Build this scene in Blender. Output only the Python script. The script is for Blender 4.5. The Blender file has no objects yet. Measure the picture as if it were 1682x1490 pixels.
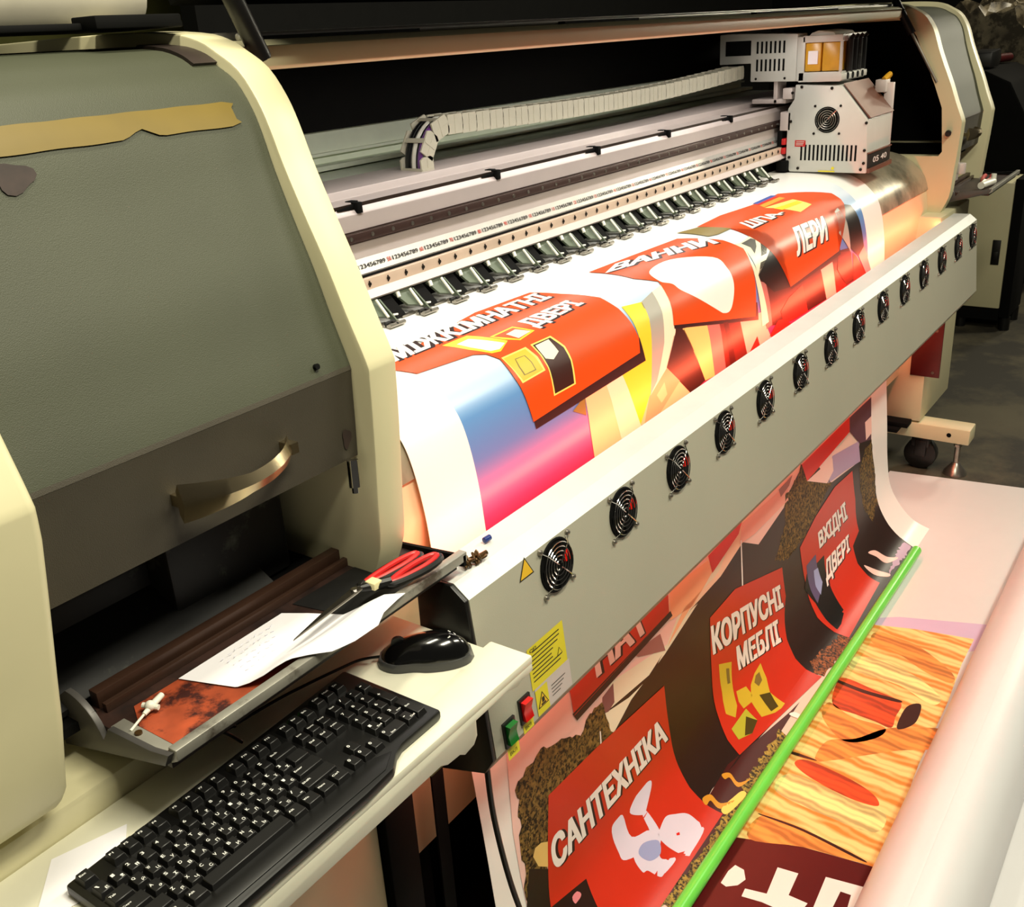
import bpy, bmesh, math, random
from mathutils import Vector, Matrix
random.seed(7)
SC = bpy.context.scene
COL = SC.collection
# ------------------------------------------------------------------ camera, world, lights, exposure
cd = bpy.data.cameras.new('camera'); cam = bpy.data.objects.new('camera', cd); COL.objects.link(cam)
cd.sensor_width = 36; cd.lens = 35.316; cd.clip_start = .02; cd.clip_end = 60
Rt = (0.573548, -0.817197, -0.056845); Up = (0.3453, 0.178253, 0.921409); Bk = (-0.742839, -0.548101, 0.384415)
cam.matrix_world = Matrix(((Rt[0], Up[0], Bk[0], 0), (Rt[1], Up[1], Bk[1], 0), (Rt[2], Up[2], Bk[2], 1.65), (0, 0, 0, 1)))
SC.camera = cam
w = bpy.data.worlds.new('world'); SC.world = w; w.use_nodes = True
w.node_tree.nodes['Background'].inputs[0].default_value = (1, .93, .78, 1)
w.node_tree.nodes['Background'].inputs[1].default_value = .035
def area(name, loc, to, sx, sy, power, col=(1, 1, 1), spread=180):
    l = bpy.data.lights.new(name, 'AREA'); l.shape = 'RECTANGLE'; l.size = sx; l.size_y = sy
    l.energy = power; l.color = col; l.spread = math.radians(spread)
    o = bpy.data.objects.new(name, l); COL.objects.link(o); o.location = loc
    d = (Vector(to) - Vector(loc)).normalized()
    xa = Vector((1, 0, 0)); za = -d; ya = za.cross(xa).normalized(); xa = ya.cross(za)
    m = Matrix((xa, ya, za)).transposed().to_4x4(); m.translation = loc; o.matrix_world = m
    return o
area('overhead_light', (.85, -.10, 2.70), (.95, .8, .9), 1.0, .2, 32, (1, .94, .74))
area('overhead_light', (.72, .92, 2.75), (.75, .9, 0), .8, .15, 13, (1, .94, .74))
area('overhead_light', (3.1, -.5, 2.95), (2.6, .7, .5), 1.5, .2, 38, (1, .94, .76))
area('overhead_light', (8.2, .5, 2.95), (8.2, .6, 0), 1.5, .2, 20, (1, .90, .68))  # added lamp to brighten the film bundle and far floor, no known fixture
area('wall_lamp', (7.0, -.3, 2.2), (1.2, .8, 1.1), .5, .3, 28, (1, .93, .72))
area('beam_light_bar', (2.15, 1.235, 1.612), (2.15, 1.235, 0), 2.3, .02, 4.0, (1, .97, .90), 180)
area('infrared_heater_upper', (2.53, .905, .905), (2.53, 1.05, 1.0), 3.1, .02, 5.0, (1, .13, .06), 180)
area('infrared_heater_lower', (2.53, .90, .62), (2.53, 1.1, .45), 3.15, .02, 9.5, (1, .26, .16), 180)
SC.view_settings.view_transform = 'Standard'; SC.view_settings.look = 'None'
SC.view_settings.exposure = .55; SC.view_settings.gamma = 1; SC.view_settings.use_curve_mapping = False

# ------------------------------------------------------------------ helpers
def lin(c): return tuple((x / 12.92 if x <= .04045 else ((x + .055) / 1.055) ** 2.4) for x in c)
MATS = {}
def mat(name, col, rough=.5, metal=0., vary=.12, scale=14., bump=0., bscale=300., spec=.5, emit=None, es=0, coat=0., dirt=None, dscale=5., damt=.5):
    m = bpy.data.materials.new(name); m.use_nodes = True; nt = m.node_tree; N = nt.nodes; L = nt.links
    b = N['Principled BSDF']; b.inputs['Roughness'].default_value = rough; b.inputs['Metallic'].default_value = metal
    b.inputs['Specular IOR Level'].default_value = spec
    b.inputs['Coat Weight'].default_value = coat
    c = lin(col)
    tc = N.new('ShaderNodeTexCoord'); no = N.new('ShaderNodeTexNoise'); no.inputs['Scale'].default_value = scale; no.inputs['Detail'].default_value = 4
    L.new(tc.outputs['Object'], no.inputs['Vector'])
    rp = N.new('ShaderNodeValToRGB'); rp.color_ramp.elements[0].position = .3; rp.color_ramp.elements[1].position = .7
    rp.color_ramp.elements[0].color = tuple(x * (1 - vary) for x in c) + (1,)
    rp.color_ramp.elements[1].color = tuple(min(1, x * (1 + vary)) for x in c) + (1,)
    L.new(no.outputs['Fac'], rp.inputs['Fac']); out = rp.outputs['Color']
    if dirt:
        n2 = N.new('ShaderNodeTexNoise'); n2.inputs['Scale'].default_value = dscale; n2.inputs['Detail'].default_value = 6; n2.inputs['Roughness'].default_value = .65
        L.new(tc.outputs['Object'], n2.inputs['Vector'])
        r2 = N.new('ShaderNodeValToRGB'); r2.color_ramp.elements[0].position = 1 - damt - .06; r2.color_ramp.elements[1].position = 1 - damt + .06
        L.new(n2.outputs['Fac'], r2.inputs['Fac'])
        mx = N.new('ShaderNodeMix'); mx.data_type = 'RGBA'; L.new(r2.outputs['Color'], mx.inputs[0]); L.new(out, mx.inputs[6])
        mx.inputs[7].default_value = lin(dirt) + (1,); out = mx.outputs[2]
    L.new(out, b.inputs['Base Color'])
    if bump:
        n3 = N.new('ShaderNodeTexNoise'); n3.inputs['Scale'].default_value = bscale; L.new(tc.outputs['Object'], n3.inputs['Vector'])
        bp = N.new('ShaderNodeBump'); bp.inputs['Strength'].default_value = bump; bp.inputs['Distance'].default_value = .002
        L.new(n3.outputs['Fac'], bp.inputs['Height']); L.new(bp.outputs['Normal'], b.inputs['Normal'])
    if emit:
        b.inputs['Emission Color'].default_value = lin(emit) + (1,); b.inputs['Emission Strength'].default_value = es
    MATS[name] = m; return m
cream = mat('cream_enamel', (.80, .775, .63), .42, vary=.04, scale=5)
creamw = mat('white_enamel', (.90, .895, .84), .4, vary=.03)
carrm = mat('carriage_enamel', (.76, .755, .725), .4, vary=.03)
greycover = mat('grey_textured_paint', (.228, .24, .172), .6, vary=.10, scale=4, bump=.25, bscale=900)
band = mat('charcoal_textured_paint', (.235, .215, .17), .6, vary=.08, bump=.25, bscale=900)
black = mat('black_plastic', (.035, .034, .033), .4, vary=.2)
matblack = mat('matt_black', (.02, .02, .018), .85, vary=.2, spec=.15)
inkblack = mat('ink_stained_black', (.03, .027, .025), .6, dirt=(.33, .34, .30), dscale=7, damt=.36)
alu = mat('anodised_aluminium', (.80, .79, .77), .38, .55, vary=.04, scale=30)
alup = mat('satin_white_metal', (.80, .75, .73), .4, .1, vary=.03)
steel = mat('brushed_steel', (.62, .60, .56), .3, .9, vary=.1, scale=60)
chrome = mat('chrome', (.85, .84, .82), .12, 1., vary=.05)
nickel = mat('satin_nickel', (.72, .66, .53), .26, 1., vary=.05)
railbrown = mat('dark_rail_steel', (.30, .22, .20), .4, .3, vary=.1)
pinkmetal = mat('copper_tinted_strip', (.86, .76, .68), .4, .3, vary=.08)
armgreen = mat('grey_green_bracket', (.33, .37, .30), .45, .3, vary=.1)
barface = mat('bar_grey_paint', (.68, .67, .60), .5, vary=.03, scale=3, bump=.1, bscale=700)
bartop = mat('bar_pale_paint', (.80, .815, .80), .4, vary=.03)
panelgreen = mat('pale_grey_green_panel', (.90, .93, .85), .5, vary=.05)
platenm = mat('platen_metal', (.66, .62, .53), .35, .35, vary=.1, dirt=(.33, .33, .28), dscale=2.2, damt=.42)
plasticw = mat('chain_plastic', (.78, .76, .68), .5, vary=.04)
brownrust = mat('ink_stained_brown', (.20, .125, .10), .5, vary=.3, dirt=(.10, .06, .05), dscale=9, damt=.45)
orangestain = mat('orange_ink_stain', (.62, .27, .15), .5, vary=.25, scale=30, dirt=(.23, .10, .08), dscale=26, damt=.44)
traygrey = mat('tray_grey_metal', (.33, .32, .31), .45, .4, vary=.1)
traylip = mat('tray_lip_metal', (.60, .59, .55), .4, .4, vary=.12, dirt=(.32, .28, .24), dscale=12, damt=.4)
paperm = mat('white_paper', (.92, .91, .93), .8, vary=.015)
rollm = mat('white_vinyl_roll', (.88, .875, .875), .35, vary=.01)
deskm = mat('cream_desk_laminate', (.86, .85, .77), .35, vary=.04, dirt=(.74, .72, .60), dscale=3, damt=.36)
redpl = mat('red_plastic', (.75, .12, .12), .35)
redsw = mat('red_switch', (.80, .05, .03), .25)
greensw = mat('green_switch', (.05, .42, .13), .25)
yellowl = mat('yellow_label', (.86, .80, .16), .5, vary=.04)
yellowt = mat('yellow_tape', (.42, .345, .04), .55, vary=.07)
greenrod = mat('green_plastic_tube', (.42, .88, .32), .3, vary=.05)
maroonpl = mat('maroon_painted_steel', (.30, .06, .06), .4)
copperb = mat('brown_shield', (.42, .27, .21), .4, .2, vary=.12)
ambert = mat('amber_ink_tank', (.80, .60, .16), .3, vary=.12, scale=25)
concrete = mat('dark_concrete', (.30, .275, .205), .75, vary=.25, scale=2.5, dirt=(.17, .155, .12), dscale=1.6, damt=.47, bump=.15, bscale=60)
wallm = mat('dark_green_wall_paint', (.42, .42, .20), .8, vary=.1)
darkw = mat('dark_wall', (.06, .06, .05), .9, vary=.2)
keym = mat('key_plastic', (.05, .048, .046), .45, vary=.2)
legm = mat('legend_print', (.85, .85, .83), .6)
blueplug = mat('blue_cap', (.08, .17, .45), .35)
film = mat('crumpled_film', (.50, .46, .37), .35, vary=.5, scale=9, dirt=(.25, .22, .16), dscale=14, damt=.5)
glow_on = mat('green_led', (.4, .9, .2), .4, emit=(.5, 1, .2), es=2.5)
heatglow = mat('heater_tube_glow', (.8, .1, .05), .4, emit=(1, .08, .03), es=.25)
screwm = mat('dark_screw', (.14, .12, .10), .35, .7)
brassm = mat('tangled_brass', (.33, .24, .13), .35, .6)
purplew = mat('purple_hose', (.45, .25, .55), .35)

def new_bm(): return bmesh.new()
def box(bm, x0, x1, y0, y1, z0, z1):
    v = [bm.verts.new((x, y, z)) for x in (x0, x1) for y in (y0, y1) for z in (z0, z1)]
    for f in ((0, 1, 3, 2), (4, 6, 7, 5), (0, 4, 5, 1), (2, 3, 7, 6), (0, 2, 6, 4), (1, 5, 7, 3)):
        bm.faces.new([v[i] for i in f])
    return v
def prism(bm, pts, ax, a0, a1):
    """polygon extruded along an axis; pts are the two other coordinates in order"""
    def P(p, a): return {'x': (a, p[0], p[1]), 'y': (p[0], a, p[1]), 'z': (p[0], p[1], a)}[ax]
    A = [bm.verts.new(P(p, a0)) for p in pts]; B = [bm.verts.new(P(p, a1)) for p in pts]
    n = len(pts); bm.faces.new(A); bm.faces.new(B[::-1])
    for i in range(n): bm.faces.new((A[i], B[i], B[(i + 1) % n], A[(i + 1) % n]))
def frame_of(d):
    d = d.normalized(); a = Vector((0, 0, 1)) if abs(d.z) < .9 else Vector((1, 0, 0))
    u = d.cross(a).normalized(); return u, d.cross(u).normalized()
def tube(bm, pts, r, seg=8, cap=True, radii=None):
    pts = [Vector(p) for p in pts]; rings = []; u = None
    for i, p in enumerate(pts):
        d = (pts[min(i + 1, len(pts) - 1)] - pts[max(i - 1, 0)])
        if u is None: u, v = frame_of(d)
        else:
            d = d.normalized(); u = (u - d * u.dot(d)).normalized(); v = d.cross(u)
        rr = radii[i] if radii else r
        rings.append([bm.verts.new(p + (u * math.cos(t) + v * math.sin(t)) * rr) for t in (2 * math.pi * k / seg for k in range(seg))])
    for a, b in zip(rings, rings[1:]):
        for k in range(seg): bm.faces.new((a[k], a[(k + 1) % seg], b[(k + 1) % seg], b[k]))
    if cap: bm.faces.new(rings[0][::-1]); bm.faces.new(rings[-1])
def ring(bm, c, n, R, r, seg=28, s2=6):
    n = Vector(n); u, v = frame_of(n); c = Vector(c); rs = []
    for k in range(seg):
        t = 2 * math.pi * k / seg; d = u * math.cos(t) + v * math.sin(t)
        rs.append([bm.verts.new(c + d * (R + r * math.cos(q)) + n.normalized() * (r * math.sin(q))) for q in (2 * math.pi * j / s2 for j in range(s2))])
    for k in range(seg):
        a, b = rs[k], rs[(k + 1) % seg]
        for j in range(s2): bm.faces.new((a[j], b[j], b[(j + 1) % s2], a[(j + 1) % s2]))
def disc(bm, c, n, r, t=.001, seg=24):
    c = Vector(c); n = Vector(n).normalized(); tube(bm, [c, c + n * t], r, seg)
def smoothpath(P, n=8):
    P = [Vector(p) for p in P]; out = []
    for i in range(len(P) - 1):
        a, b, c, d = P[max(i - 1, 0)], P[i], P[i + 1], P[min(i + 2, len(P) - 1)]
        for k in range(n):
            t = k / n
            out.append(.5 * (2 * b + (c - a) * t + (2 * a - 5 * b + 4 * c - d) * t * t + (3 * b - a - 3 * c + d) * t ** 3))
    out.append(P[-1]); return out
def obj(name, bm, m, parent=None, bevel=0, smooth=True, seg=2):
    bmesh.ops.recalc_face_normals(bm, faces=bm.faces[:])
    if bevel:
        es = [e for e in bm.edges if len(e.link_faces) == 2 and e.calc_face_angle(0) > .5]
        bmesh.ops.bevel(bm, geom=es, offset=bevel, segments=seg, affect='EDGES', profile=.5, clamp_overlap=True)
    me = bpy.data.meshes.new(name); bm.to_mesh(me); bm.free()
    if smooth:
        me.shade_smooth(); me.set_sharp_from_angle(angle=.6)
    if m:
        for k in (m if isinstance(m, (list, tuple)) else [m]): me.materials.append(k)
    o = bpy.data.objects.new(name, me); COL.objects.link(o)
    if parent: o.parent = parent
    return o
def thing(name, label, cat, group=None):
    o = bpy.data.objects.new(name, None); COL.objects.link(o); o.empty_display_size = .05
    o['label'] = label; o['category'] = cat
    if group: o['group'] = group
    return o
def tag(o, label, cat, group=None):
    o['label'] = label; o['category'] = cat
    if group: o['group'] = group
    return o
def struct(o): o['kind'] = 'structure'; return o
def recentre(t, loc):
    """put an Empty at the thing's base without moving its parts"""
    t.location = loc
    for c in t.children: c.matrix_parent_inverse = Matrix.Translation(-Vector(loc))
def linked(src, parent, M=None):
    c = src.copy(); COL.objects.link(c); c.parent = parent
    if M is not None: c.matrix_local = M
    return c
# flat glyph outlines as triangles (default font), bounding box normalised to the unit square
TCACHE = {}
def glyphs(s, bold=0., norm=True):
    k = (s, bold, norm)
    if k in TCACHE: return TCACHE[k]
    cu = bpy.data.curves.new('text', 'FONT'); cu.body = s; cu.offset = bold; cu.resolution_u = 3; cu.fill_mode = 'FRONT'; cu.dimensions = '2D'
    o = bpy.data.objects.new('text', cu); COL.objects.link(o); bpy.context.view_layer.update()
    ev = o.evaluated_get(bpy.context.evaluated_depsgraph_get()); me = ev.to_mesh()
    vs = [(v.co.x, v.co.y) for v in me.vertices]; fs = [tuple(p.vertices) for p in me.polygons]
    ev.to_mesh_clear(); bpy.data.objects.remove(o); bpy.data.curves.remove(cu)
    if vs and norm:
        x0 = min(v[0] for v in vs); x1 = max(v[0] for v in vs); y0 = min(v[1] for v in vs); y1 = max(v[1] for v in vs)
        if norm == 'cap': y0, y1 = min(0, y0) * 0, .73
        vs = [((v[0] - x0) / (x1 - x0), (v[1] - y0) / (y1 - y0)) for v in vs]
    TCACHE[k] = (vs, fs); return vs, fs
def bold_copies(vs, fs, d, e):
    V = []; F = []
    Z = []
    for k, (dx, dy) in enumerate(((0, 0), (-d, -e), (d, e), (-d, e), (d, -e))):
        V += [((x + dx + d) / (1 + 2 * d), (y + dy + e) / (1 + 2 * e)) for x, y in vs]; Z += [k * .1] * len(vs); F += [tuple(i + k * len(vs) for i in f) for f in fs]
    return V, F, Z
def text_on(name, s, O, U, V, m, parent, bold=.0, lift=(0, 0, 0), norm=True):
    """lettering laid on a plane: O corner, U width vector, V height vector"""
    vs, fs = glyphs(s, bold, norm); bm = new_bm(); O, U, V = Vector(O), Vector(U), Vector(V); L = Vector(lift)
    B = [bm.verts.new(O + U * a + V * b + L) for a, b in vs]
    for f in fs:
        try: bm.faces.new([B[i] for i in f])
        except ValueError: pass
    return obj(name, bm, m, parent, smooth=False)
# ------------------------------------------------------------------ setting
GZ = -.10
bm = new_bm(); box(bm, -1.5, 11, -2.5, 5, GZ - .1, GZ); struct(obj('floor', bm, concrete, smooth=False))
bm = new_bm(); box(bm, -1.5, 11, 5, 5.1, GZ, 3.3); struct(obj('wall_back', bm, wallm, smooth=False))
bm = new_bm(); box(bm, 11, 11.1, -2.5, 5.1, GZ, 3.3); struct(obj('wall_right', bm, darkw, smooth=False))

# ------------------------------------------------------------------ the printer
PR = thing('wide_format_printer', 'long cream and grey wide-format inkjet printer with a printed banner running through it', 'printer')
HEAD = [(.930, .93), (.905, .99), (.898, 1.07), (.891, 1.165), (.887, 1.245), (.889, 1.268), (.915, 1.33), (.94, 1.394), (.968, 1.456), (.993, 1.515), (1.009, 1.560), (1.025, 1.594), (1.052, 1.629), (1.088, 1.651), (1.12, 1.666), (1.172, 1.676), (1.30, 1.682), (1.62, 1.68)]
def off(P, d):
    out = []
    for i, p in enumerate(P):
        a = P[max(i - 1, 0)]; b = P[min(i + 1, len(P) - 1)]
        t = Vector((b[0] - a[0], b[1] - a[1])).normalized()
        out.append((p[0] + t.y * d, p[1] - t.x * d))
    return out
def cut_z(P, z0):   # part of a rising profile above z0
    out = []
    for a, b in zip(P, P[1:]):
        if a[1] >= z0: out.append(a)
        elif b[1] > z0:
            t = (z0 - a[1]) / (b[1] - a[1]); out.append((a[0] + t * (b[0] - a[0]), z0))
    out.append(P[-1]); return out
def below(P, z0):
    out = []
    for a, b in zip(P, P[1:]):
        if a[1] < z0:
            out.append(a)
            if b[1] >= z0: t = (z0 - a[1]) / (b[1] - a[1]); out.append((a[0] + t * (b[0] - a[0]), z0))
    return out
def finer(P, n=4):
    return [tuple(v)[:2] for v in smoothpath([(p[0], p[1], 0) for p in P], n)]
# front skin of each side frame, following the head outline
def frame_plate(x0, x1, name='side_frame', inner=None, bev=.003):
    P = finer(HEAD, 3)
    bm = new_bm()
    if inner: prism(bm, P + inner, 'x', x0, x1)
    else: prism(bm, P + [(1.62, .93)], 'x', x0, x1)
    return obj(name, bm, cream, PR, bevel=bev)
# far-left end block
bm = new_bm(); P = [(.930, .905), (.914, .93)] + [p for p in finer(HEAD, 3) if p[1] > .985]
prism(bm, P + [(1.62, .905)], 'x', .02, .437)
for v in bm.verts:
    if v.co.x > .3: v.co.x -= .036 * max(0, min(1, (1.23 - v.co.z) / .34))
obj('end_block', bm, cream, PR, bevel=.012, seg=3)
# inner left frame: a strip of plate open behind (carriage parks inside)
frame_plate(.900, .953)
CVP = off(finer(HEAD, 3), -.018) if off(HEAD, -.018)[3][0] > HEAD[3][0] else off(finer(HEAD, 3), .018)
CVP = [(p[0] - .018 + .010 + .022 * max(0, min(1, (1.64 - p[1]) / .40)), p[1]) for p in CVP]
def cover(x0, x1, label=None):
    Pc = cut_z(CVP, 1.262); th = off(Pc, -.012) if off(Pc, -.012)[2][0] > Pc[2][0] else off(Pc, .012)
    bm = new_bm(); prism(bm, Pc + th[::-1], 'x', x0, x1); c = obj('hood_cover', bm, greycover, PR)
    Pb = [(CV_Y(1.132), 1.132)] + [p for p in CVP if 1.132 < p[1] < 1.262] + [(CV_Y(1.262), 1.262)]
    th = [(p[0] + .014, p[1]) for p in Pb]
    bm = new_bm(); prism(bm, Pb + th[::-1], 'x', x0, x1); obj('hood_lower_band', bm, band, c)
    return c
def CV_Y(z):
    for a, b in zip(CVP, CVP[1:]):
        if a[1] <= z <= b[1]: return a[0] + (z - a[1]) / max(1e-9, b[1] - a[1]) * (b[0] - a[0])
    return CVP[-1][0]
cvl = cover(.436, .899)
# flat bowed handle, flared at its near end
def handle(parent, x0, x1, zc, dz, y0, bow=.042):
    bm = new_bm(); n = 18; R = []
    for i in range(n + 1):
        t = i / n; x = x0 + (x1 - x0) * t; y = y0 - bow * (math.sin(math.pi * min(1, .06 + t * .94)) ** .75)
        h = .012 + .012 * max(0, 1 - t * 2.2) + .004 * max(0, t - .8) * 3; z = zc - dz * t
        R.append([bm.verts.new(p) for p in ((x, y - .004, z), (x, y + .002, z + h), (x, y + .007, z + h * .6), (x, y + .007, z - h * .6), (x, y + .002, z - h))])
    for a, b in zip(R, R[1:]):
        for k in range(5): bm.faces.new((a[k], a[(k + 1) % 5], b[(k + 1) % 5], b[k]))
    bm.faces.new(R[0]); bm.faces.new(R[-1][::-1])
    for x, z in ((x0 + .006, zc), (x1 - .004, zc - dz)): box(bm, x - .004, x + .008, y0 - .012, y0 + .012, z - .007, z + .007)
    return obj('handle', bm, nickel, parent)
handle(cvl, .598, .772, 1.190, -.004, .912)
bm = new_bm(); disc(bm, (.842, CV_Y(1.285) - .004, 1.275), (0, -1, .3), .004, .005, 12); obj('lock_hole', bm, matblack, cvl)
bm = new_bm(); tube(bm, [(.878, .915, 1.135), (.872, .91, 1.098)], .008, 12); tube(bm, [(.872, .91, 1.098), (.871, .909, 1.09)], .005, 10); obj('door_catch', bm, chrome, PR)
bm = new_bm(); q_ = [p for p in CVP if p[1] > 1.632 and p[0] < 1.22]; prism(bm, [(p[0] - .002, p[1] + .004) for p in q_] + [(p[0] + .006, p[1] - .003) for p in q_][::-1], 'x', .862, .899); obj('hood_hinge_plate', bm, mat('dark_brown_plate', (.16, .12, .10), .5, vary=.3), PR)
def smudge(x0, x1, z0, z1, d):
    bm = new_bm(); vs = []
    for k in range(18):
        t = 2 * math.pi * k / 18; r = 1 + .18 * math.sin(3 * t + 1) ; x = (x0 + x1) / 2 + (x1 - x0) / 2 * r * math.cos(t); z = (z0 + z1) / 2 + (z1 - z0) / 2 * r * math.sin(t)
        vs.append(bm.verts.new((x, CV_Y(z) - d, z)))
    bm.faces.new(vs); return obj('ink_stain', bm, stainm, cvl, smooth=False)
stainm = mat('reddish_ink_stain', (.17, .12, .10), .7, vary=.3, scale=60)
smudge(.540, .584, 1.530, 1.560, .0016); smudge(.872, .888, 1.150, 1.178, .0012)
# inside of the left head: dark capping station, stained plates
bm = new_bm(); box(bm, .44, .898, 1.42, 1.44, .93, 1.6); box(bm, .44, .898, 1.0, 1.44, .928, .94); obj('service_bay', bm, matblack, PR)
bm = new_bm(); box(bm, .46, .80, 1.10, 1.36, .95, 1.035); box(bm, .50, .74, 1.14, 1.30, 1.03, 1.06); box(bm, .66, .86, 1.05, 1.2, .945, 1.075); obj('capping_station', bm, inkblack, PR, bevel=.006)
bm = new_bm(); prism(bm, [(1.015, .952), (1.10, 1.0), (1.10, .995), (1.015, .945)], 'x', .45, .80); obj('drip_plate', bm, inkblack, PR)
bm = new_bm(); tube(bm, smoothpath([(.82, 1.1, 1.0), (.83, 1.07, 1.03), (.82, 1.06, .96)]), .006, 8); obj('waste_hose', bm, plasticw, PR)
# lower body below the left head
bm = new_bm(); box(bm, .02, .952, .952, 1.55, .79, .885); box(bm, .02, .868, .952, 1.55, GZ + .12, .79); obj('left_lower_body', bm, cream, PR, bevel=.008)
bm = new_bm(); box(bm, .872, .942, .94, 1.02, GZ, .79); box(bm, .942, 1.06, 1.03, 1.06, GZ, .30); obj('black_stand_leg', bm, matblack, PR, bevel=.004)
bm = new_bm(); box(bm, 1.004, 1.034, .953, .957, GZ, .60); obj('black_stand_strip', bm, matblack, PR)
bm = new_bm(); box(bm, .87, 3.98, 1.20, 1.22, GZ, .50); box(bm, .87, 3.98, 1.04, 1.2, GZ + .001, GZ + .02); obj('underside_shade_sheet', bm, matblack, PR)  # black sheets painting in the dark open space under the machine
# platen: curved metal table under the banner, then the heated front plate
PROF = [(1.36, 1.165), (1.20, 1.163), (1.12, 1.155), (1.06, 1.132), (1.01, 1.09), (.985, 1.045), (.966, .96), (.955, .85), (.925, .55), (.90, .30), (.886, .15), (.868, .05), (.83, -.02), (.775, -.075), (.715, -.098)]
def catmull(P, n=6):
    out = []
    for i in range(len(P) - 1):
        p0 = P[max(i - 1, 0)]; p1 = P[i]; p2 = P[i + 1]; p3 = P[min(i + 2, len(P) - 1)]
        for k in range(n):
            t = k / n
            out.append(tuple(.5 * (2 * p1[j] + (p2[j] - p0[j]) * t + (2 * p0[j] - 5 * p1[j] + 4 * p2[j] - p3[j]) * t * t + (3 * p1[j] - p0[j] - 3 * p2[j] + p3[j]) * t ** 3) for j in (0, 1)))
    out.append(P[-1]); return out
PL = catmull(PROF, 6); SL = [0]
for a, b in zip(PL, PL[1:]): SL.append(SL[-1] + math.hypot(b[0] - a[0], b[1] - a[1]))
def at(s):
    s = max(0, min(SL[-1] - 1e-6, s)); i = 0
    while SL[i + 1] < s: i += 1
    t = (s - SL[i]) / (SL[i + 1] - SL[i]); a, b = PL[i], PL[i + 1]
    d = Vector((b[0] - a[0], b[1] - a[1])).normalized()
    return a[0] + t * (b[0] - a[0]), a[1] + t * (b[1] - a[1]), -(-d.y), -d.x * -1   # y, z, and normal components below
def nrm(s):
    a = at(max(0, s - .004)); b = at(s + .004); d = Vector((b[0] - a[0], b[1] - a[1])).normalized()
    return (d.y, -d.x)      # outward: up on the flat part, towards -Y on the drop
top = [p for p in PL if p[1] > 1.02]; low = off(top, .004)
inn = [(p[0] + .004, p[1] - .004) for p in top]
bm = new_bm(); prism(bm, inn + [(p[0] + .02, p[1] - .02) for p in inn][::-1], 'x', .956, 4.098); obj('platen', bm, platenm, PR)
bm = new_bm(); prism(bm, [(.988, 1.016), (.976, .95), (.985, .85), (1.0, .70), (1.0, .30), (1.03, .30), (1.03, 1.012)], 'x', .956, 4.098); obj('front_plate', bm, cream, PR)
bm = new_bm(); box(bm, .956, 4.098, 1.045, 1.34, .95, 1.09); obj('vacuum_chamber', bm, matblack, PR)
# guide beam across the machine
bm = new_bm()
prism(bm, [(1.318, 1.252), (1.330, 1.279), (1.330, 1.360), (1.341, 1.372), (1.431, 1.372), (1.435, 1.388), (1.56, 1.392), (1.56, 1.20), (1.345, 1.20), (1.318, 1.245)], 'x', .954, 4.098)
obj('guide_beam', bm, alup, PR, bevel=.0015)
bm = new_bm(); box(bm, .954, 3.45, 1.324, 1.331, 1.311, 1.327); rail = obj('linear_rail', bm, railbrown, PR, bevel=.001)
sc0 = None
for i in range(43):
    x = .99 + i * .058
    if sc0 is None:
        bm = new_bm(); disc(bm, (0, 0, 0), (0, -1, 0), .0042, .0018, 10); disc(bm, (.001, -.0016, -.001), (0, -1, 0), .0022, .0006, 8); sc0 = obj('rail_screw', bm, steel, rail); s = sc0
    else: s = linked(sc0, rail)
    s.location = (x, 1.3242, 1.319)
bm = new_bm(); box(bm, .954, 4.09, 1.329, 1.332, 1.3285, 1.331); box(bm, .954, 4.09, 1.329, 1.332, 1.3075, 1.3105); obj('rail_shadow_groove', bm, railbrown, PR)
bm = new_bm(); box(bm, .954, 4.09, 1.3405, 1.3425, 1.366, 1.378); enc = obj('encoder_strip', bm, mat('encoder_film', (.20, .15, .12), .35), PR)
ck = None
for x in (1.006, 1.375, 1.815, 2.245, 2.630, 3.05):
    if ck is None:
        bm = new_bm(); box(bm, -.007, .007, -.012, .004, -.011, .009); box(bm, .004, .022, .012, .03, .006, .008); prism(bm, [(-.006, -.004), (-.05, -.001), (-.05, .001), (-.006, .006)], 'y', -.004, 0); ck = obj('strip_clip', bm, matblack, enc, bevel=.001); c = ck
    else: c = linked(ck, enc)
    c.location = (x, 1.34, 1.372)
# printed ruler along the beam face
bm = new_bm(); prism(bm, [(1.3175, 1.2525), (1.3295, 1.2785), (1.3285, 1.279), (1.3165, 1.253)], 'x', .956, 3.44); rul = obj('ruler', bm, alu, PR)
rU = Vector((1, 0, 0)); rV = Vector((0, .012, .026)).normalized(); rN = Vector((0, -.026, .012)).normalized()
def ruler_text(s, x, wd, h, m, bold=.0): return text_on('ruler_mark', s, Vector((x, 1.3199, 1.2615)) + rN * .0006, rU * wd, rV * h, m, rul, .02)
inkm = mat('ruler_ink', (.10, .08, .07), .6); redink = mat('ruler_red_ink', (.75, .22, .15), .6)
for d in range(25):
    x = 1.048 + d * .097
    ruler_text('123456789', x + .006, .076, .0085, inkm)
    ruler_text(str((d + 2) * 10), x + .0875, .011, .0085, redink, .01)
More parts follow.
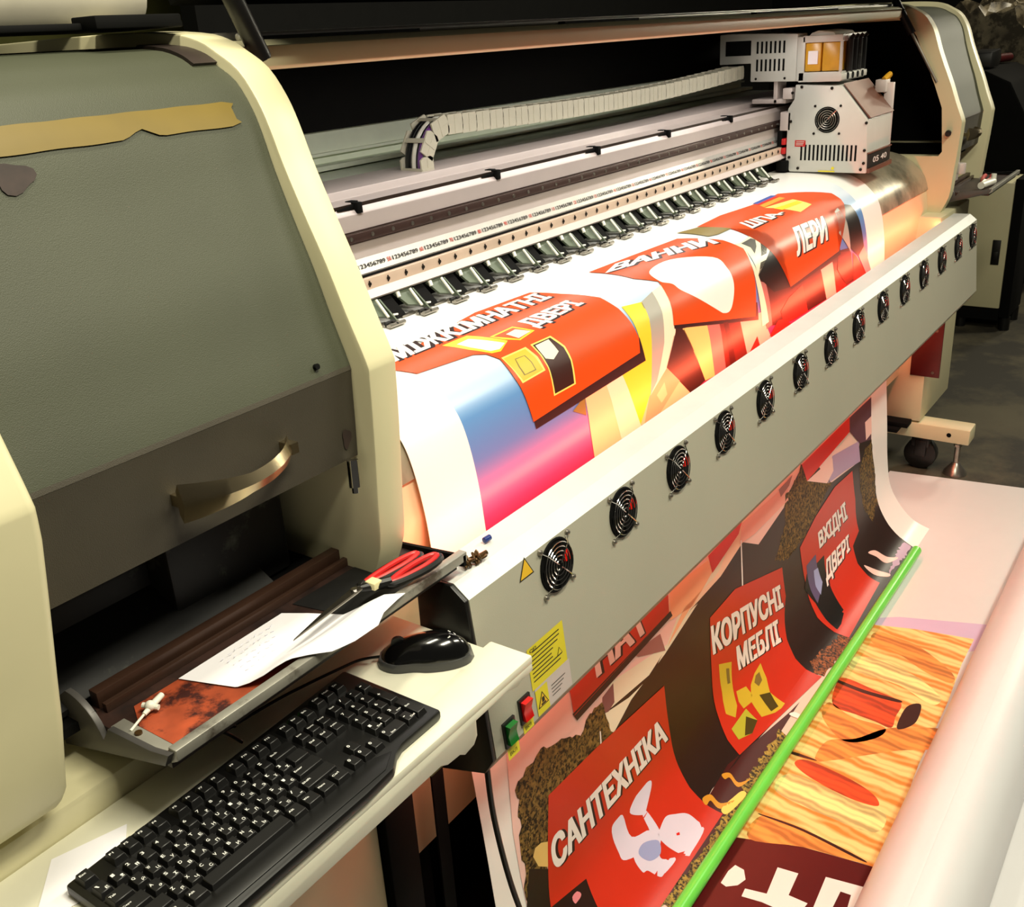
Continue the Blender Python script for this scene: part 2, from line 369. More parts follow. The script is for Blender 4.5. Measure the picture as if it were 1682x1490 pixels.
# roller mount strip and its screws
bm = new_bm(); box(bm, .954, 4.09, 1.300, 1.312, 1.224, 1.247); mount = obj('roller_mount_strip', bm, pinkmetal, PR, bevel=.001)
bm = new_bm(); prism(bm, [(1.290, 1.212), (1.300, 1.226), (1.345, 1.226), (1.345, 1.207), (1.296, 1.207)], 'x', .954, 4.09); obj('mount_lip', bm, alup, PR)
bm = new_bm(); box(bm, .954, 4.09, 1.311, 1.319, 1.2475, 1.2505); obj('mount_gap', bm, matblack, PR)
ms = None
for i in range(48):
    if ms is None:
        bm = new_bm(); disc(bm, (0, 0, 0), (0, -1, 0), .0036, .0025, 8); box(bm, -.0012, .0012, -.0012, 0, -.006, .006); ms = obj('mount_screw', bm, screwm, mount); s = ms
    else: s = linked(ms, mount)
    s.location = (.985 + i * .0518, 1.2995, 1.2365)
bm = new_bm(); box(bm, .954, 4.09, 1.335, 1.343, 1.160, 1.21); obj('roller_void_shade', bm, matblack, PR)  # black plate paints in the dark void behind the roller arms
# pinch rollers: bracket with arm, spring rod, slotted foot and roller
def pinch():
    bm = new_bm()
    prism(bm, [(1.301, 1.207), (1.262, 1.171), (1.268, 1.168), (1.306, 1.204)], 'x', -.054, -.024); box(bm, -.024, .0, 1.316, 1.332, 1.17, 1.206); b = obj('pinch_roller', bm, matblack, PR)  # sloped black block paints in the dark gap beside each arm
    bm = new_bm()
    # folded grey-green plate leaning towards the paper, and its triangular cheek
    v = [bm.verts.new(p) for p in ((-.014, 1.296, 1.206), (.030, 1.296, 1.206), (.024, 1.262, 1.178), (-.006, 1.270, 1.184))]
    v2 = [bm.verts.new((q.co.x, q.co.y + .004, q.co.z - .003)) for q in v]
    bm.faces.new(v); bm.faces.new(v2[::-1])
    for k in range(4): bm.faces.new((v[k], v2[k], v2[(k + 1) % 4], v[(k + 1) % 4]))
    prism(bm, [(1.300, 1.206), (1.288, 1.206), (1.248, 1.170), (1.262, 1.168)], 'x', .030, .034)
    obj('roller_arm', bm, armgreen, b)
    bm = new_bm(); tube(bm, [(.022, 1.287, 1.207), (.018, 1.256, 1.178)], .0028, 8); obj('spring_rod', bm, creamw, b)
    bm = new_bm(); tube(bm, [(-.012, 1.289, 1.208), (-.014, 1.284, 1.199)], .004, 8); obj('spring_cap', bm, creamw, b)
    bm = new_bm(); tube(bm, [(.037, 1.262, 1.178), (.048, 1.260, 1.177)], .002, 6); obj('arm_pin', bm, creamw, b)
    bm = new_bm()
    for y in (1.240, 1.252): box(bm, -.004, .036, y - .005, y + .003, 1.1655, 1.170)
    box(bm, .004, .012, 1.236, 1.262, 1.166, 1.171); box(bm, -.034, .006, 1.262, 1.272, 1.1655, 1.169)
    tube(bm, [(-.008, 1.232, 1.170), (.034, 1.232, 1.170)], .0042, 8)
    obj('roller_foot', bm, steel, b)
    bm = new_bm(); tube(bm, [(-.003, 1.247, 1.172), (.022, 1.247, 1.172)], .0035, 8); box(bm, .010, .013, 1.228, 1.252, 1.170, 1.174); obj('roller_tyre', bm, black, b)
    return b
p0 = pinch()
kids = list(p0.children)
for i in range(21):
    x = 1.228 + i * .0972
    if i == 0: p0.location.x = x
    else:
        c = linked(p0, PR); c.location.x = x
        for k in kids: linked(k, c)
# back panel, its ridges, a dark panel painting in the shadow on its upper part
bm = new_bm(); box(bm, .954, 4.098, 1.75, 1.77, 1.0, 1.64); obj('back_panel', bm, panelgreen, PR)
bm = new_bm(); box(bm, .954, 4.098, 1.735, 1.75, 1.418, 1.424); box(bm, .954, 4.098, 1.70, 1.75, 1.39, 1.400); box(bm, .954, 4.098, 1.56, 1.72, 1.375, 1.385); obj('back_ledge', bm, panelgreen, PR)
bm = new_bm(); prism(bm, [(1.10, 1.655), (1.745, 1.665), (1.745, 1.472), (1.735, 1.472), (1.735, 1.655)], 'x', .956, 4.098); obj('back_shade_panel', bm, mat('painted_back_shade', (.045, .043, .035), .6, spec=.1), PR)
# top beam with slot
bm = new_bm(); prism(bm, [(1.125, 1.624), (1.118, 1.628), (1.118, 1.656), (1.130, 1.663), (1.24, 1.664), (1.24, 1.652), (1.15, 1.642), (1.15, 1.624)], 'x', .940, 4.10); obj('top_beam', bm, cream, PR, bevel=.002)
for a_, b_ in ((1.03, 1.36), (1.8, 2.1), (2.75, 3.4)): bm = new_bm(); box(bm, a_, b_, 1.136, 1.152, 1.6625, 1.668); obj('beam_slot', bm, matblack, PR)
bm = new_bm(); tube(bm, [(1.0, 1.16, 1.668), (4.05, 1.16, 1.668)], .005, 8); box(bm, 1.0, 4.05, 1.2, 1.25, 1.664, 1.675); obj('beam_rail', bm, alu, PR, bevel=.001)
bm = new_bm(); prism(bm, [(1.24, 1.712), (.70, 1.87), (.703, 1.884), (1.244, 1.727)], 'x', .96, 4.09); obj('unseen_shade_lid', bm, matblack, PR, bevel=.002)  # unseen lid, tilted and extended forward to shade the top beam
# gas struts
def strut(a, b, r):
    a, b = Vector(a), Vector(b); bm = new_bm(); mid = a.lerp(b, .45)
    tube(bm, [mid, b], r, 12); o = obj('gas_strut', bm, black, PR)
    bm = new_bm(); tube(bm, [a, mid], r * .38, 8); obj('strut_rod', bm, steel, o)
bm = new_bm(); a, b = Vector((.985, 1.10, 1.640)), Vector((.905, 1.09, 1.79)); tube(bm, [a, b], .0135, 14); tube(bm, [a + Vector((.013, 0, 0)), b + Vector((.013, 0, 0))], .003, 6); obj('gas_strut', bm, black, PR)
strut((4.085, .985, 1.40), (4.03, 1.20, 1.78), .014)
# right head: frame with the big opening, cover, outer frame, dark interior
inner = [(1.62, 1.617), (1.115, 1.617), (1.075, 1.56), (.995, 1.39), (.962, 1.31), (.946, 1.155), (.958, 1.138), (1.62, 1.135), (1.62, .90)]
frame_plate(4.10, 4.155, inner=inner, bev=0)
cvr = cover(4.155, 4.60); frame_plate(4.60, 4.66)
handle(cvr, 4.30, 4.46, 1.195, 0, .912, .04)
bm = new_bm(); box(bm, 4.155, 4.60, 1.55, 1.6, .93, 1.66); box(bm, 4.155, 4.6, .97, 1.6, 1.10, 1.13); prism(bm, off(cut_z(CVP, 1.14), -.016 if off(CVP, -.016)[3][0] > CVP[3][0] else .016) + [(1.55, 1.6), (1.55, 1.14)], 'x', 4.59, 4.599); obj('right_service_bay', bm, matblack, PR)
bm = new_bm(); tube(bm, [(4.10, .93, 1.222), (4.075, .925, 1.222)], .011, 14); tube(bm, [(4.075, .925, 1.222), (4.068, .925, 1.222)], .007, 14); obj('black_knob', bm, black, PR)
bm = new_bm(); box(bm, 4.30, 4.34, .93, .95, 1.02, 1.14); tube(bm, [(4.22, .90, 1.10), (4.22, .90, 1.06)], .02, 12); obj('door_stay', bm, alup, PR, bevel=.003)
# right-hand leg cabinet with bracket, foot beam, castor and levelling foot
bm = new_bm(); box(bm, 4.00, 4.45, .90, 1.5, .115, .93); obj('right_leg_cabinet', bm, cream, PR, bevel=.006)
bm = new_bm(); box(bm, 3.992, 4.0, .845, .955, .31, .66); br = obj('heater_bracket', bm, maroonpl, PR, bevel=.001)
for y, z in ((.87, .33), (.87, .50), (.875, .56)):
    bm = new_bm(); disc(bm, (3.992, y, z), (-1, 0, 0), .006, .003, 10); obj('bracket_screw', bm, steel, br)
bm = new_bm(); box(bm, 3.40, 3.998, 1.03, 1.2, .30, .42); box(bm, 3.3, 3.9, 1.10, 1.18, .16, .30); obj('lower_crossbeam', bm, maroonpl, PR, bevel=.004)
bm = new_bm(); box(bm, 3.93, 3.995, .93, 1.05, .105, .125); box(bm, 3.9, 4.0, .96, 1.1, .09, .106); obj('foot_packing', bm, matblack, PR, bevel=.003)
bm = new_bm(); box(bm, 4.0, 4.10, .708, 1.55, .045, .108); ft = obj('foot_beam', bm, cream, PR, bevel=.005)
bm = new_bm(); disc(bm, (4.0, .785, .078), (-1, 0, 0), .009, .001, 16); obj('beam_hole', bm, matblack, ft)
bm = new_bm(); tube(bm, [(4.03, .895, -.035), (4.075, .895, -.035)], .064, 20); box(bm, 4.02, 4.085, .86, .93, .0, .044); box(bm, 4.015, 4.022, .87, .915, -.04, .03); obj('castor', bm, black, ft, bevel=.006)
bm = new_bm(); tube(bm, [(4.045, .755, .048), (4.045, .755, -.05)], .011, 12); tube(bm, [(4.045, .755, .02), (4.045, .755, .03)], .016, 6); tube(bm, [(4.045, .755, -.05), (4.045, .755, -.055), (4.045, .755, -.09), (4.045, .755, GZ)], .01, 20, radii=[.013, .018, .044, .046]); obj('levelling_foot', bm, steel, ft)
recentre(PR, (2.5, 1.25, GZ))
# ------------------------------------------------------------------ fan-cooled heater bar in front of the banner
HB = thing('heater_bar', 'long grey infrared dryer bar with a row of fans across the front of the banner', 'dryer bar')
BARP = [(.772, .638), (.790, .608), (.876, .581), (.893, .62), (.890, .915), (.884, .927), (.826, .928), (.800, .908)]
bm = new_bm(); prism(bm, BARP, 'x', .959, 4.12)
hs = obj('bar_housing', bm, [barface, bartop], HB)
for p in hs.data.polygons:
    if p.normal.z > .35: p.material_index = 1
bm = new_bm(); prism(bm, [(y + (.001 if y > .85 else 0), z) for y, z in BARP], 'x', .950, .9585); box(bm, .945, .951, .84, .86, .79, .80); obj('bar_end_cap', bm, black, HB, bevel=.002)
FD = Vector((0, .028, .270)).normalized(); FN = Vector((0, -.270, .028)).normalized(); FX = Vector((1, 0, 0))
def face(x, z, d=0):   # point on the tilted front face
    t = (z - .638) / .270; return Vector((x, .772 + .028 * t, z)) + FN * d
fan0 = None; fk = []
FR = .0435
def make_fan():
    O = Vector((0, 0, 0))
    bm = new_bm(); ring(bm, O + FN * .001, FN, FR, .0022, 32, 6); tube(bm, [O - FN * .002, O + FN * .0012], FR, 32); f = obj('cooling_fan', bm, matblack, HB)
    bm = new_bm()
    for k in range(7):
        t0 = k * 2 * math.pi / 7
        def q(r, t, d): return O + (FX * math.cos(t) + FD * math.sin(t)) * r + FN * d
        vv = [bm.verts.new(q(r, t, d)) for r, t, d in ((.015, t0, .0035), (.041, t0 + .25, .004), (.041, t0 + .85, .0015), (.015, t0 + .6, .0015))]
        bm.faces.new(vv)
    tube(bm, [O, O + FN * .0045], .0155, 20); obj('fan_blades', bm, matblack, f)
    bm = new_bm()
    for R in (.009, .0165, .024, .0315, .039): ring(bm, O + FN * .0075, FN, R, .0010, 32, 5)
    for s in (1, -1):
        for e in (1, -1):
            a = (FX * s + FD * e).normalized()
            tube(bm, [O + a * .004 + FN * .009, O + a * .040 + FN * .009, O + a * .050 + FN * .002, O + a * .056 + FN * .002], .0011, 6)
    obj('finger_guard', bm, chrome, f)
    for s in (1, -1):
        for e in (1, -1):
            a = (FX * s + FD * e).normalized() * .0565; bm = new_bm()
            tube(bm, [O + a, O + a + FN * .002, O + a + FN * .005, O + a + FN * .0065], .004, 12, radii=[.0052, .0052, .0042, .002]); obj('guard_screw', bm, steel, f)
    bm = new_bm(); tube(bm, [O + (FX * .026 + FD * .014) + FN * .002, O + (FX * .026 - FD * .004) + FN * .002], .004, 8); obj('heater_glimpse', bm, heatglow, f)
    return f
FXS = [1.178, 1.395, 1.610, 1.825, 2.043, 2.264, 2.480, 2.703, 2.926, 3.148, 3.366, 3.593, 3.820, 4.043]
for i, x in enumerate(FXS):
    if i == 0: fan0 = make_fan(); fk = list(fan0.children); f = fan0
    else:
        f = linked(fan0, HB)
        for k in fk: linked(k, f)
    f.location = face(x, .861)
# labels: triangle, yellow notice with rows of print, white notice, round sticker
def tri(name, c, s, m, d, parent):
    c = Vector(c); bm = new_bm(); v = [bm.verts.new(c + FX * a * s + FD * b * s + FN * d) for a, b in ((-.5, -.33), (.5, -.33), (0, .55))]; bm.faces.new(v); return obj(name, bm, m, parent, smooth=False)
def quad(name, x0, x1, z0, z1, m, d, parent):
    bm = new_bm(); v = [bm.verts.new(p) for p in (face(x0, z0, d), face(x1, z0, d), face(x1, z1, d), face(x0, z1, d))]; bm.faces.new(v); return obj(name, bm, m, parent, smooth=False)
gold = mat('warning_gold', (.90, .72, .16), .5, vary=.03); labink = mat('label_ink', (.14, .13, .09), .6)
w1 = tri('warning_triangle', face(1.098, .890), .040, labink, .0006, HB); tri('triangle_field', face(1.098, .890), .033, gold, .001, w1)
yn = quad('yellow_notice', 1.069, 1.172, .690, .764, yellowl, .0006, HB)
for r in range(8):
    zz = .7545 - r * .0072; x1 = 1.163 if r < 1 else (1.138 if 2 < r < 6 else 1.160)
    quad('notice_line', 1.076 + (.006 if r == 0 else 0), x1 - random.random() * .012, zz - .0016, zz + .0004, labink, .001, yn)
text_on('notice_heading', 'СЕ!', face(1.076, .7545, .001), FX * .018, FD * .006, labink, yn, .02)
t = tri('notice_triangle', face(1.153, .716), .016, labink, .001, yn); tri('triangle_field', face(1.153, .716), .012, yellowl, .0013, t)
wn = quad('white_notice', 1.074, 1.176, .640, .690, alup, .0006, HB)
quad('notice_yellow_field', 1.074, 1.108, .640, .686, yellowl, .0009, wn)
t = tri('heat_triangle', face(1.091, .662), .030, labink, .0012, wn); tri('triangle_field', face(1.091, .662), .024, gold, .0015, t)
quad('hand_symbol', 1.085, 1.098, .655, .658, labink, .0018, wn); quad('hand_symbol', 1.088, 1.095, .659, .668, labink, .0018, wn)
for r in range(4): quad('notice_line', 1.118, 1.160 - .006 * r, .671 - r * .0062, .6724 - r * .0062, labink, .001, wn)
def roundtag(c, r, m, nn):
    bm = new_bm(); disc(bm, c, nn, r, .0005, 16); return obj('round_sticker', bm, m, HB)
roundtag((1.080, .815, .9185), .011, yellowl, (0, -.6, .75))
# rocker switches with their yellow tags
def rocker(x, z, m, name):
    bm = new_bm(); c = face(x, z)
    def pt(a, b, d): return c + FX * a + FD * b + FN * d
    for (ax, bx, d0, d1) in ((.015, .022, 0, .004),):
        vs = [bm.verts.new(pt(s * ax, t * bx, d)) for d in (d0, d1) for s, t in ((-1, -1), (1, -1), (1, 1), (-1, 1))]
        bm.faces.new(vs[4:]);
        for k in range(4): bm.faces.new((vs[k], vs[(k + 1) % 4], vs[4 + (k + 1) % 4], vs[4 + k]))
    h = obj('rocker_switch', bm, black, HB)
    bm = new_bm(); R = [[bm.verts.new(pt(s * .0105, b, d)) for b, d in ((-.017, .004), (-.017, .010), (-.002, .007), (.016, .013), (.017, .004))] for s in (-1, 1)]
    bm.faces.new(R[0]); bm.faces.new(R[1][::-1])
    for k in range(4): bm.faces.new((R[0][k], R[1][k], R[1][k + 1], R[0][k + 1]))
    obj(name, bm, m, h)
rocker(.997, .662, greensw, 'green_rocker'); rocker(1.042, .676, redsw, 'red_rocker')
n1 = quad('switch_tag', .986, 1.016, .616, .636, yellowl, .0006, HB); text_on('tag_text', 'ВКЛ', face(.991, .622, .001), FX * .018, FD * .006, labink, n1, .01)
n2 = quad('switch_tag', 1.032, 1.060, .634, .651, yellowl, .0006, HB); text_on('tag_text', 'ВКЛ', face(1.037, .639, .001), FX * .016, FD * .006, labink, n2, .01)
recentre(HB, (2.53, .84, .58))
bm = new_bm(); tube(bm, [(1.078, .859, .9345), (1.092, .858, .9345)], .005, 12); tag(obj('blue_cap', bm, blueplug, bevel=.0015), 'small blue plastic cap lying on top of the dryer bar', 'cap')
bm = new_bm(); P = []
for k in range(26):
    t = k / 25; P.append((1.000 + .035 * t + .007 * math.sin(k * 2.1), .842 + .010 * math.cos(k * 1.7) - .01 * t, .936 + .006 * math.sin(k * 2.9)))
tube(bm, smoothpath(P, 4), .0022, 6); tube(bm, [(1.03, .835, .935), (1.046, .83, .937)], .004, 8); tag(obj('tangled_wire', bm, brassm), 'small tangle of brown wire on the near end of the dryer bar', 'wire')
bm = new_bm(); tube(bm, smoothpath([(.968, .80, .60), (.970, .795, .50), (.982, .78, .36), (1.01, .76, .20), (1.03, .74, .05), (1.04, .72, -.08)], 8), .0048, 8); tag(obj('power_cable', bm, black), 'thin black cable hanging from the dryer bar in front of the banner', 'cable')

# ------------------------------------------------------------------ print carriage
CG = thing('print_carriage', 'white boxed print carriage with round fan grille at the far end of the rail', 'print carriage')
XC = 3.40
bm = new_bm(); prism(bm, [(1.270, 1.168), (1.013, 1.168), (1.020, 1.334), (1.109, 1.438), (1.262, 1.445), (1.264, 1.40), (1.284, 1.37), (1.284, 1.19)], 'x', XC, 3.66); obj('carriage_body', bm, carrm, CG, bevel=.003)
bm = new_bm(); prism(bm, [(1.0165, 1.338), (1.106, 1.4415), (1.106, 1.4455), (1.0125, 1.340)], 'x', XC + .01, 3.665); obj('sloped_shield', bm, copperb, CG)
bm = new_bm(); box(bm, XC + .008, 3.655, 1.008, 1.016, 1.228, 1.232); box(bm, XC + .008, 3.655, 1.004, 1.016, 1.168, 1.182); obj('front_trim', bm, copperb, CG)
bm = new_bm(); box(bm, XC + .01, 3.64, 1.008, 1.0155, 1.184, 1.226); d = obj('display_plate', bm, black, CG)
text_on('display_digits', '05 40', (XC + .05, 1.0075, 1.196), (.15, 0, 0), (0, 0, .018), legm, d, .01)
bm = new_bm(); ring(bm, (XC - .001, 1.15, 1.335), (-1, 0, 0), .039, .002, 28, 6); disc(bm, (XC, 1.15, 1.335), (-1, 0, 0), .036, .0015, 28); fg = obj('carriage_fan', bm, matblack, CG)
bm = new_bm()
for R in (.008, .015, .022, .029): ring(bm, (XC - .004, 1.15, 1.335), (-1, 0, 0), R, .0014, 28, 5)
tube(bm, [(XC - .005, 1.12, 1.365), (XC - .005, 1.18, 1.305)], .0018, 6); obj('finger_guard', bm, steel, fg)
for dy in (-1, 1):
    for dz in (-1, 1):
        bm = new_bm(); disc(bm, (XC, 1.15 + dy * .042, 1.335 + dz * .043), (-1, 0, 0), .004, .003, 10); obj('fan_screw', bm, screwm, fg)
sl = None
for i in range(14):
    if sl is None: bm = new_bm(); box(bm, XC - .0012, XC + .001, -.003, .003, -.025, .025); sl = obj('vent_slot', bm, matblack, CG); s = sl
    else: s = linked(sl, CG)
    s.location = (0, 1.231 - i * .0139, 1.231)
bm = new_bm(); box(bm, XC - .0015, XC + .001, 1.218, 1.254, 1.250, 1.270); rl = obj('red_sticker', bm, redpl, CG)
for r in range(3): bm = new_bm(); box(bm, XC - .002, XC - .0014, 1.222 + r * .002, 1.250, 1.2645 - r * .005, 1.2665 - r * .005); obj('sticker_line', bm, carrm, rl)
for y, z in ((1.24, 1.438), (1.14, 1.432), (1.270, 1.42), (1.272, 1.33), (1.272, 1.215), (1.24, 1.18), (1.03, 1.18), (1.022, 1.325), (1.022, 1.24), (1.022, 1.20)):
    bm = new_bm(); disc(bm, (XC, y, z), (-1, 0, 0), .0048, .003, 10); obj('body_screw', bm, screwm, CG)
bm = new_bm(); box(bm, XC - .002, XC + .001, 1.115, 1.17, 1.170, 1.174); disc(bm, (XC, 1.122, 1.182), (-1, 0, 0), .005, .002, 10); obj('yellow_mark', bm, yellowl, CG)
# sub-tank box on top and electronics wing
bm = new_bm()
box(bm, XC, 3.64, 1.115, 1.255, 1.452, 1.482); box(bm, XC, 3.64, 1.115, 1.245, 1.571, 1.592); box(bm, XC, XC + .01, 1.236, 1.262, 1.455, 1.59); box(bm, XC, XC + .006, 1.113, 1.123, 1.48, 1.575); box(bm, 3.40, 3.66, 1.112, 1.118, 1.455, 1.475)
prism(bm, [(1.23, 1.59), (1.14, 1.59), (1.15, 1.600), (1.20, 1.606), (1.22, 1.600)], 'x', XC + .01, 3.6); obj('ink_tank_box', bm, carrm, CG, bevel=.002)
for y0, y1 in ((1.184, 1.236), (1.124, 1.180)):
    bm = new_bm(); box(bm, XC + .006, 3.62, y0, y1, 1.484, 1.57); obj('ink_tank', bm, ambert, CG, bevel=.003)
bm = new_bm(); box(bm, XC + .003, XC + .007, 1.194, 1.226, 1.506, 1.546); obj('tank_label', bm, paperm, CG)
for i in range(4):
    bm = new_bm(); tube(bm, [(XC + .06 + i * .045, 1.11, 1.48), (XC + .06 + i * .045, 1.11, 1.575)], .012, 10); tube(bm, [(XC + .06 + i * .045, 1.11, 1.575), (XC + .065 + i * .045, 1.10, 1.588)], .006, 8); obj('ink_damper', bm, black if i % 2 else inkblack, CG)
for i in range(4): bm = new_bm(); disc(bm, (XC + .06 + i * .05, 1.112, 1.465), (0, -1, 0), .010, .002, 12); obj('tank_port', bm, matblack, CG)
bm = new_bm()
prism(bm, [(1.532, 1.608), (1.50, 1.61), (1.40, 1.607), (1.262, 1.60), (1.262, 1.455), (1.42, 1.457), (1.42, 1.515), (1.532, 1.513)], 'x', XC, XC + .09)
wg = obj('electronics_wing', bm, carrm, CG, bevel=.003)
bm = new_bm(); box(bm, XC - .0015, XC + .001, 1.420, 1.510, 1.540, 1.586); obj('wing_window', bm, matblack, wg)
ws = None
for r, zc in ((0, 1.563), (1, 1.508)):
    for i in range(7):
        if ws is None: bm = new_bm(); box(bm, XC - .0014, XC + .001, -.0032, .0032, -.0185, .0185); ws = obj('wing_slot', bm, matblack, wg); s = ws
        else: s = linked(ws, wg)
        s.location = (0, 1.397 - i * .0152, zc)
for y in (1.40, 1.30): bm = new_bm(); disc(bm, (XC, y, 1.466), (-1, 0, 0), .004, .002, 8); obj('wing_screw', bm, screwm, wg)
bm = new_bm(); box(bm, XC + .0, XC + .08, 1.272, 1.305, 1.40, 1.435); box(bm, XC, XC + .08, 1.272, 1.31, 1.30, 1.36); box(bm, XC + .02, XC + .1, 1.33, 1.345, 1.385, 1.46); box(bm, XC + .02, XC + .2, 1.30, 1.42, 1.385, 1.40); obj('slide_block', bm, alup, CG, bevel=.003)
bm = new_bm(); box(bm, XC - .005, XC + .1, 1.286, 1.300, 1.225, 1.245); box(bm, XC - .005, XC + .1, 1.286, 1.300, 1.255, 1.275); obj('red_wiper_clip', bm, redpl, CG, bevel=.002)
bm = new_bm(); box(bm, XC - .02, XC + .15, 1.272, 1.31, 1.170, 1.205); box(bm, XC + .0, XC + .15, 1.30, 1.318, 1.20, 1.30); obj('wiper_block', bm, matblack, CG, bevel=.004)
bm = new_bm(); box(bm, 3.66, 3.68, 1.02, 1.05, 1.2, 1.43); box(bm, 3.64, 3.69, 1.04, 1.075, 1.40, 1.44); obj('side_bracket', bm, alup, CG, bevel=.002)
bm = new_bm(); tube(bm, smoothpath([(3.65, 1.05, 1.44), (3.68, 1.04, 1.455), (3.66, 1.06, 1.42), (3.69, 1.05, 1.40)]), .009, 8); obj('amber_tube', bm, ambert, CG)
recentre(CG, (3.53, 1.15, 1.168))

# ------------------------------------------------------------------ cable chain
CC = thing('cable_chain', 'pale plastic cable chain curling up behind the rail to the carriage', 'cable chain')
def link_mesh():
    bm = new_bm()
    for y in (0, .056):
        prism(bm, [(-.027, -.020), (.022, -.020), (.027, -.012), (.027, .012), (.022, .022), (-.027, .022)], 'y', y, y + .004)
        box(bm, -.003, .003, y - .0008, y + .0048, -.018, .020); box(bm, -.027, .027, y - .0005, y + .0045, -.0005, .0012)
    box(bm, -.005, .005, .004, .056, .018, .021)
    return bm
RX, RZ, RR = 1.805, 1.395, .080
stops = []
stp = .052 / RR
for k in range(4): ang = math.pi / 2 + (k + .5) * stp; stops.append((RX + RR * math.cos(ang), RZ + RR * math.sin(ang), -(ang - math.pi / 2)))
x = RX + .026
while x < 3.40:
    t = (x - RX) / 1.6; stops.append((x, RZ + RR - .018 * math.sin(math.pi * t) + .012 * t, 0)); x += .052
l0 = None
for (x, z, a) in stops:
    if l0 is None: l0 = obj('chain_link', link_mesh(), plasticw, CC, smooth=False); l = l0
    else: l = linked(l0, CC)
    l.matrix_local = Matrix.Translation((x, 1.45, z)) @ Matrix.Rotation(a, 4, 'Y')
for j, (y, m, r) in enumerate(((1.462, purplew, .006), (1.470, black, .004), (1.478, creamw, .007), (1.487, black, .005), (1.496, black, .007))):
    P = []; ang = math.pi / 2 + 2.2
    while ang > math.pi / 2: P.append((RX + (RR + .012) * math.cos(ang), y, RZ + (RR + .012) * math.sin(ang))); ang -= .15
    P += [(RX + .1, y, RZ + RR + .004), (2.5, y, RZ + RR - .015), (3.40, y, RZ + RR + .01)]
    bm = new_bm(); tube(bm, P, r, 8); obj('chain_cable', bm, m, CC)
recentre(CC, (2.6, 1.48, 1.392))
